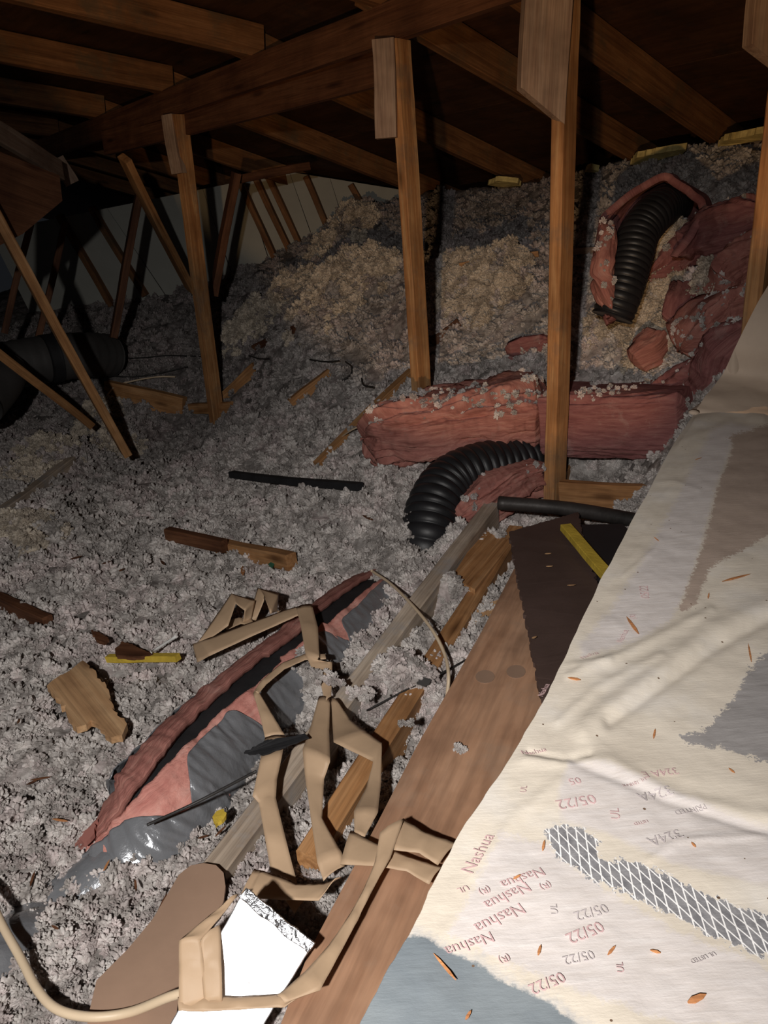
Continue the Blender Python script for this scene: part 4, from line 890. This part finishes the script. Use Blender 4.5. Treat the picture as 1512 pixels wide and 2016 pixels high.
ribbon('tan masking paper tangled on the plywood plank beside the duct', [
 [((670, 1702), (690, 1636), .30), ((745, 1706), (752, 1666), .31), ((800, 1716), (812, 1690), .30), ((845, 1742), (870, 1708), .295)],
 [((775, 1674), (794, 1612), .32), ((825, 1680), (840, 1640), .315), ((862, 1704), (900, 1660), .30)],
 [((748, 1640), (795, 1612), .33), ((738, 1700), (768, 1690), .32), ((715, 1755), (728, 1762), .315), ((690, 1800), (704, 1812), .31), ((648, 1862), (668, 1880), .31), ((600, 1915), (630, 1950), .31), ((545, 1962), (560, 1975), .31)],
 [((632, 1945), (560, 1984), zf(632, 1945, 560, 1984)), ((560, 1958), (545, 1984), zf(560, 1958, 545, 1984)), ((470, 1965), (470, 1988), zf(470, 1965, 470, 1988)), ((405, 1960), (400, 1992), zf(405, 1960, 400, 1992)), ((350, 1965), (352, 1990), zf(350, 1965, 352, 1990))],
 [((352, 1990), (410, 1975), zf(352, 1990, 410, 1975)), ((352, 1900), (402, 1900), zf(352, 1900, 402, 1900)), ((352, 1852), (395, 1850), zf(352, 1852, 395, 1850)), ((400, 1812), (432, 1808), zf(400, 1812, 432, 1808)), ((440, 1780), (470, 1760), zf(440, 1780, 470, 1760))],
 [((402, 1975), (438, 1972), zf(402, 1975, 438, 1972)), ((395, 1900), (436, 1900), zf(395, 1900, 436, 1900)), ((396, 1850), (434, 1820), zf(396, 1850, 434, 1820))]])
# foil sheet, rounded board
fz = lambda x, y: .245+(2016-y)*.00016
fs = empty('foil_sheet', tuple(pz(500, 1900, .2)), 'shiny silver foil-faced sheet at the bottom of the picture', 'sheet')
def foilp(x, y, up=0):  # plane leaning towards the viewer
    z = .245+.55*(pz(x, y, .25).y-pz(500, 2016, .25).y)+up; return pz(x, y, z)
def foilgrid(corners, nu, nv, amp, up=0, seed=0):
    V = []
    for i in range(nu):
        for j in range(nv):
            a = i/(nu-1); b = j/(nv-1); x = (corners[0][0]*(1-a)+corners[1][0]*a)*(1-b)+(corners[3][0]*(1-a)+corners[2][0]*a)*b; y = (corners[0][1]*(1-a)+corners[1][1]*a)*(1-b)+(corners[3][1]*(1-a)+corners[2][1]*a)*b
            V.append(tuple(foilp(x, y, up)))
    V = np.array(V); V[:, 2] += amp*fbm(V[:, 0]/.02, V[:, 1]/.02, 500+seed, 4); return V
def foilpart(name, cs, nu, nv, amp, up, seed, th=.006, mat=None):
    V = foilgrid(cs, nu, nv, amp, up, seed); o = mesh(name, V, gridf(nu, nv), mat or M_FOIL, parent=fs)
    sm = o.modifiers.new('t', 'SOLIDIFY'); sm.thickness = th; return o
foilpart('foil_face', [(478, 1757), (612, 1866), (480, 2080), (300, 2080)], 60, 60, .0012, 0, 1)
foilpart('folded_edge', [(484, 1748), (620, 1858), (606, 1878), (470, 1768)], 90, 14, .0030, .010, 2, .003, M_FOI2)
slab('rounded_board', [pz(x, y, .195) for x, y in [(165, 2060), (176, 1990), (190, 1930), (250, 1870), (300, 1810), (330, 1760), (352, 1722), (375, 1704), (400, 1699), (425, 1703), (440, 1718), (444, 1745), (440, 1775), (425, 1805), (400, 1830), (375, 1850), (360, 1880), (352, 1960), (340, 2060)]], .008, M_PAD,
     'brown rounded-end panel lying on the insulation at the bottom left', 'panel', sub=3)
# ------------------------------------------------------------------ cables and rods
tube('cream_cable', [pz(-30, 1740, .205), pz(0, 1812, .205), pz(40, 1885, .205), pz(75, 1950, .205), pz(115, 1988, .205), pz(180, 2002, .205), pz(255, 1993, .205), pz(335, 1962, .24), pz(380, 1950, .25)], .0065, M_CAB, 'thick cream electrical cable curving across the bottom left corner', 'cable', n=80, k=12)
tube('cream_cable', [pz(732, 1124, .21), pz(770, 1150, .24), pz(815, 1195, .27), pz(852, 1242, .28), pz(876, 1290, .27), pz(883, 1330, .26), pz(880, 1372, .22)], .0042, M_CAB, 'thin cream cable arching over the weathered joist', 'cable', n=70, k=10)
tube('cream_cable', [ps(636, 893, .05), ps(660, 870, .05), ps(690, 848, .06), ps(712, 838, .06)], .004, M_CAB, 'short pale cable end at the left tip of the pink batt', 'cable', n=30, k=8)
tube('cream_cable', [ps(205, 788, .05), ps(225, 762, .08), ps(262, 750, .08), ps(310, 742, .08), ps(345, 742, .06)], .006, M_CAB, 'pale cable behind the long diagonal brace', 'cable', n=40, k=8)
tube('black_rod', [pz(290, 1624, .22), pz(390, 1578, .25), pz(505, 1518, .26)], .0028, M_WIR, 'thin black rod lying over the grey duct jacket', 'rod', n=30, k=8)
tube('black_rod', [pz(722, 1399, .20), pz(800, 1358, .22), pz(860, 1330, .23), pz(930, 1292, .23)], .0022, M_WIR, 'thin black rod reaching from the fluff to the plywood plank', 'rod', n=30, k=8)
slab('torn_black_flap', [pz(480, 1482, .265), pz(520, 1458, .275), pz(600, 1444, .28), pz(608, 1452, .28), pz(555, 1472, .275), pz(520, 1485, .27)], .003, M_BLM, 'torn black strip stuck through the looping masking paper', 'strip', rag=.004)
slab('grey_scrap', [pz(828, 1330, .24), pz(850, 1338, .24), pz(838, 1352, .235), pz(820, 1345, .235)], .002, M_GRD, 'small torn grey scrap halfway along the right black rod', 'scrap', rag=.003)
for i, (pts, lb) in enumerate([([(190, 735), (250, 742), (310, 735), (370, 722)], 'dark wire behind the long diagonal brace'), ([(610, 708), (640, 712), (668, 710)], 'short dark wire right of the leftmost post'), ([(680, 712), (692, 722), (690, 738), (672, 750)], 'hooked dark wire between the left posts'), ([(712, 745), (716, 758), (735, 762)], 'small hooked wire left of the middle post'), ([(490, 700), (510, 706), (530, 706)], 'dark twig of wire near the leftmost post'), ([(185, 690), (250, 705), (330, 700), (400, 702)], 'long dark wire at the far left behind the leftmost post')]):
    tube('loose_wire', [ps(x, y, .05) for x, y in pts], .0045, M_WIR, lb, 'wire', n=24, k=6)
# ------------------------------------------------------------------ scraps
zc = .10
def onsurf(poly, off): 
    z = ps(sum(p[0] for p in poly)/len(poly), sum(p[1] for p in poly)/len(poly), off).z; return [pz(x, y, z) for x, y in poly]
slab('wood_scrap', onsurf([(92, 1350), (110, 1335), (163, 1300), (190, 1325), (215, 1362), (225, 1400), (250, 1425), (240, 1448), (218, 1452), (195, 1425), (178, 1418), (150, 1432), (128, 1395), (108, 1372)], .06), .018, MW['scrap'], 'broken yellowish plywood scrap at the left, on the white insulation', 'scrap', rag=.008, grain=pz(230, 1440, .1)-pz(130, 1320, .1))
timber('yellow_strip', ps(214, 1294, .06), ps(352, 1296, .06), .022, .018, M_YEL, 'small yellow strip by the wood chips left of the masking paper', 'strip')
slab('wood_scrap', onsurf([(228, 1278), (240, 1262), (262, 1270), (285, 1280), (308, 1290), (270, 1292), (230, 1290)], .075), .012, MW['dark'], 'dark split chip resting on the small yellow strip', 'scrap', rag=.005)
tube('white_stick', [ps(298, 1284, .07), ps(345, 1254, .06)], .004, M_WHT, 'thin white stick leaning by the small yellow strip', 'stick', n=6, k=8)
slab('wood_scrap', onsurf([(180, 1240), (196, 1245), (214, 1258), (205, 1265), (190, 1260)], .055), .01, MW['dark'], 'small dark chip above the small yellow strip', 'scrap', rag=.004)
slab('white_scrap', [ph(x, y, 3.42) for x, y in [(1392, 478), (1395, 468), (1422, 448), (1436, 452), (1434, 462), (1402, 484)]], .01, M_WHT, 'small white scrap on the dark slope at the upper right', 'scrap')
slab('yellow_scrap', onsurf([(418, 1608), (425, 1598), (440, 1592), (446, 1600), (440, 1612), (424, 1624)], .07), .008, M_YEL, 'small yellow foam scrap beside the grey duct jacket', 'scrap', rag=.004)
slab('green_scrap', onsurf([(528, 1110), (534, 1106), (540, 1110), (536, 1117)], .05), .006, M_GRE, 'tiny green plastic scrap below the broken brown batten', 'scrap')
slab('pink_scrap', onsurf([(155, 1650), (185, 1618), (192, 1612), (186, 1640), (165, 1660)], .05), .01, M_PK, 'small dark pink tatter left of the slit duct end', 'scrap', rag=.004)
# eave batts glimpsed where the roof meets the slope
for i, (poly, lb) in enumerate([([(1225, 318), (1236, 305), (1300, 292), (1330, 288), (1325, 298), (1290, 305), (1255, 318)], 'yellow batt edge under the roof, second from the right'), ([(1388, 286), (1400, 272), (1470, 258), (1520, 250), (1520, 264), (1450, 274)], 'yellow batt edge under the roof at the right edge'),
                                ([(1140, 332), (1150, 326), (1166, 330), (1160, 334)], 'tiny yellow batt corner right of the tall post'), ([(955, 358), (975, 350), (1012, 354), (1018, 360), (980, 362)], 'yellow batt edge under the roof between the middle and tall posts')]):
    slab('eave_batt', [onroof(x, y, -.02)+Vector((0, -.15, -.0)) for x, y in poly], .03, M_GRN, lb, 'batt', rag=.012)
# splinters
def splinter(P, L, w, rz, mat, label, nz=0.0, group='wood splinters', name='wood_splinter'):
    d = Vector((math.cos(rz), math.sin(rz), nz)); n = Vector((-d.y, d.x, 0)).normalized(); up = Vector((0, 0, 1)); V = []
    for f, k in ((-.5, .25), (-.2, 1), (.25, .8), (.5, .1)):
        c = P+d*(L*f)
        for a, b in ((-1, -.5), (1, -.5), (1, .5), (-1, .5)): V.append(tuple(c+n*(a*w*k*.5)+up*(b*w*k*.3+w*.12)))
    Fc = [(i*4+j, i*4+(j+1) % 4, (i+1)*4+(j+1) % 4, (i+1)*4+j) for i in range(3) for j in range(4)]+[(3, 2, 1, 0), (12, 13, 14, 15)]
    return tag(mesh(name, V, Fc, mat, loc=tuple(P), smooth=False), label, 'splinter', group)
DS = [(1245, 1230, 42, 125, 'fat reddish splinter on the coated duct above its long fold'), (1450, 1138, 58, 15, 'longest splinter on the coated duct, near its tan patch'), (1476, 1285, 38, 100, 'upright splinter on the coated duct above the grey patch'), (1130, 1340, 26, 170, 'rounded chip on the coated duct near its left rim'),
      (1288, 1447, 20, 80, 'short chip on the coated duct left of the grey patch'), (1078, 1408, 14, 85, 'tiny chip on the coated duct rim, above the ridge'), (1372, 1968, 40, 25, 'chunky orange splinter at the bottom right of the coated duct'), (1290, 1873, 22, 165, 'short splinter near the bottom right lettering'), (1204, 1872, 24, 50, 'slanted splinter near the lower date print'),
      (1062, 1870, 22, 75, 'small orange splinter between the lowest prints'), (1018, 1728, 18, 30, 'small brown chip near the slanted red print on the coated duct'), (1070, 1665, 22, 80, 'thin splinter at the left end of the bare foil patch'), (1365, 1665, 14, 130, 'tiny splinter on the upper printed tape'), (875, 1905, 70, 130, 'long thin red splinter on the grey lower corner of the duct'),
      (922, 2000, 22, 60, 'orange chip on the grey lower corner of the duct'), (1375, 905, 14, 20, 'light chip near the far end of the coated duct'), (1292, 1062, 14, 140, 'little splinter on the far half of the coated duct'), (1440, 1520, 16, 140, 'dark splinter below the grey patch of the coated duct'), (1395, 1172, 12, 80, 'tiny chip beside the tan patch of the coated duct')]
for x, y, L, a, lb in DS:
    P = pz(x, y, DZ); P.z = duct_z(P.x, P.y)+.0015; k = c_dist(P)/F; a = math.radians(a)
    q = pz(x+math.cos(a)*L/2, y-math.sin(a)*L/2, P.z)-pz(x-math.cos(a)*L/2, y+math.sin(a)*L/2, P.z)
    splinter(P, q.length, (.0036 if lb.startswith(('fat', 'chunky', 'longest', 'rounded')) else .0018), math.atan2(q.y, q.x), MW['splin'], lb)
for x, y, L, a, lb in [(1079, 1090, 12, 5, 'pale chip near the top of the brown board'), (1082, 1115, 12, 0, 'pale chip in the middle of the brown board'), (1125, 1152, 14, 0, 'pale chip right of centre on the brown board'), (1150, 1172, 12, 20, 'chunky pale chip by the right edge of the brown board'), (1052, 1255, 9, 30, 'tiny chip low on the brown board')]:
    splinter(pz(x, y, .362 if y < 1160 else .345), L*.0016, .005, math.radians(a), MW['scrap'], lb, group='chips on the brown board')
LS = [(478, 1124, 34, 100, 'upright orange splinter under the broken batten'), (725, 1020, 32, 125, 'thin brown splinter left of the black hose end'), (118, 1615, 28, 165, 'pale splinter at the left below the wood scrap'), (435, 1636, 26, 60, 'dark splinter beside the small yellow scrap'), (316, 1790, 60, 85, 'dark upright splinter touching the rounded panel'),
      (267, 1742, 24, 110, 'dark splinter above the rounded panel'), (262, 1652, 24, 135, 'curved dark splinter below the slit duct end'), (64, 1730, 30, 100, 'dark splinter near the left edge, low'), (210, 1704, 22, 85, 'orange chip on the grey duct patch'), (340, 1418, 26, 150, 'dark splinter at the upper rim of the slit duct'), (400, 1648, 16, 20, 'reddish bit left of the dark splinter'),
      (64, 1540, 18, 40, 'small brown splinter at the left edge'), (80, 1533, 30, 10, 'thin brown splinter at the left edge'), (108, 1826, 16, 150, 'dark bit above the cream cable'), (150, 1098, 20, 40, 'thin dark twig left of centre'), (210, 1108, 16, 40, 'thin dark twig beside the first one'), (240, 1122, 12, 60, 'short dark twig left of the middle'), (320, 1108, 22, 120, 'dark crossed bits in the middle insulation'), (37, 1420, 14, 100, 'dark crumb left of the wood scrap')]
for x, y, L, a, lb in LS:
    P = ps(x, y, .035); k = c_dist(P)/F; splinter(P, L*k*1.3, 8*k if L > 30 else 5*k, math.radians(a), MW['splin'] if 'orange' in lb or 'pale' in lb else MW['dark'], lb)
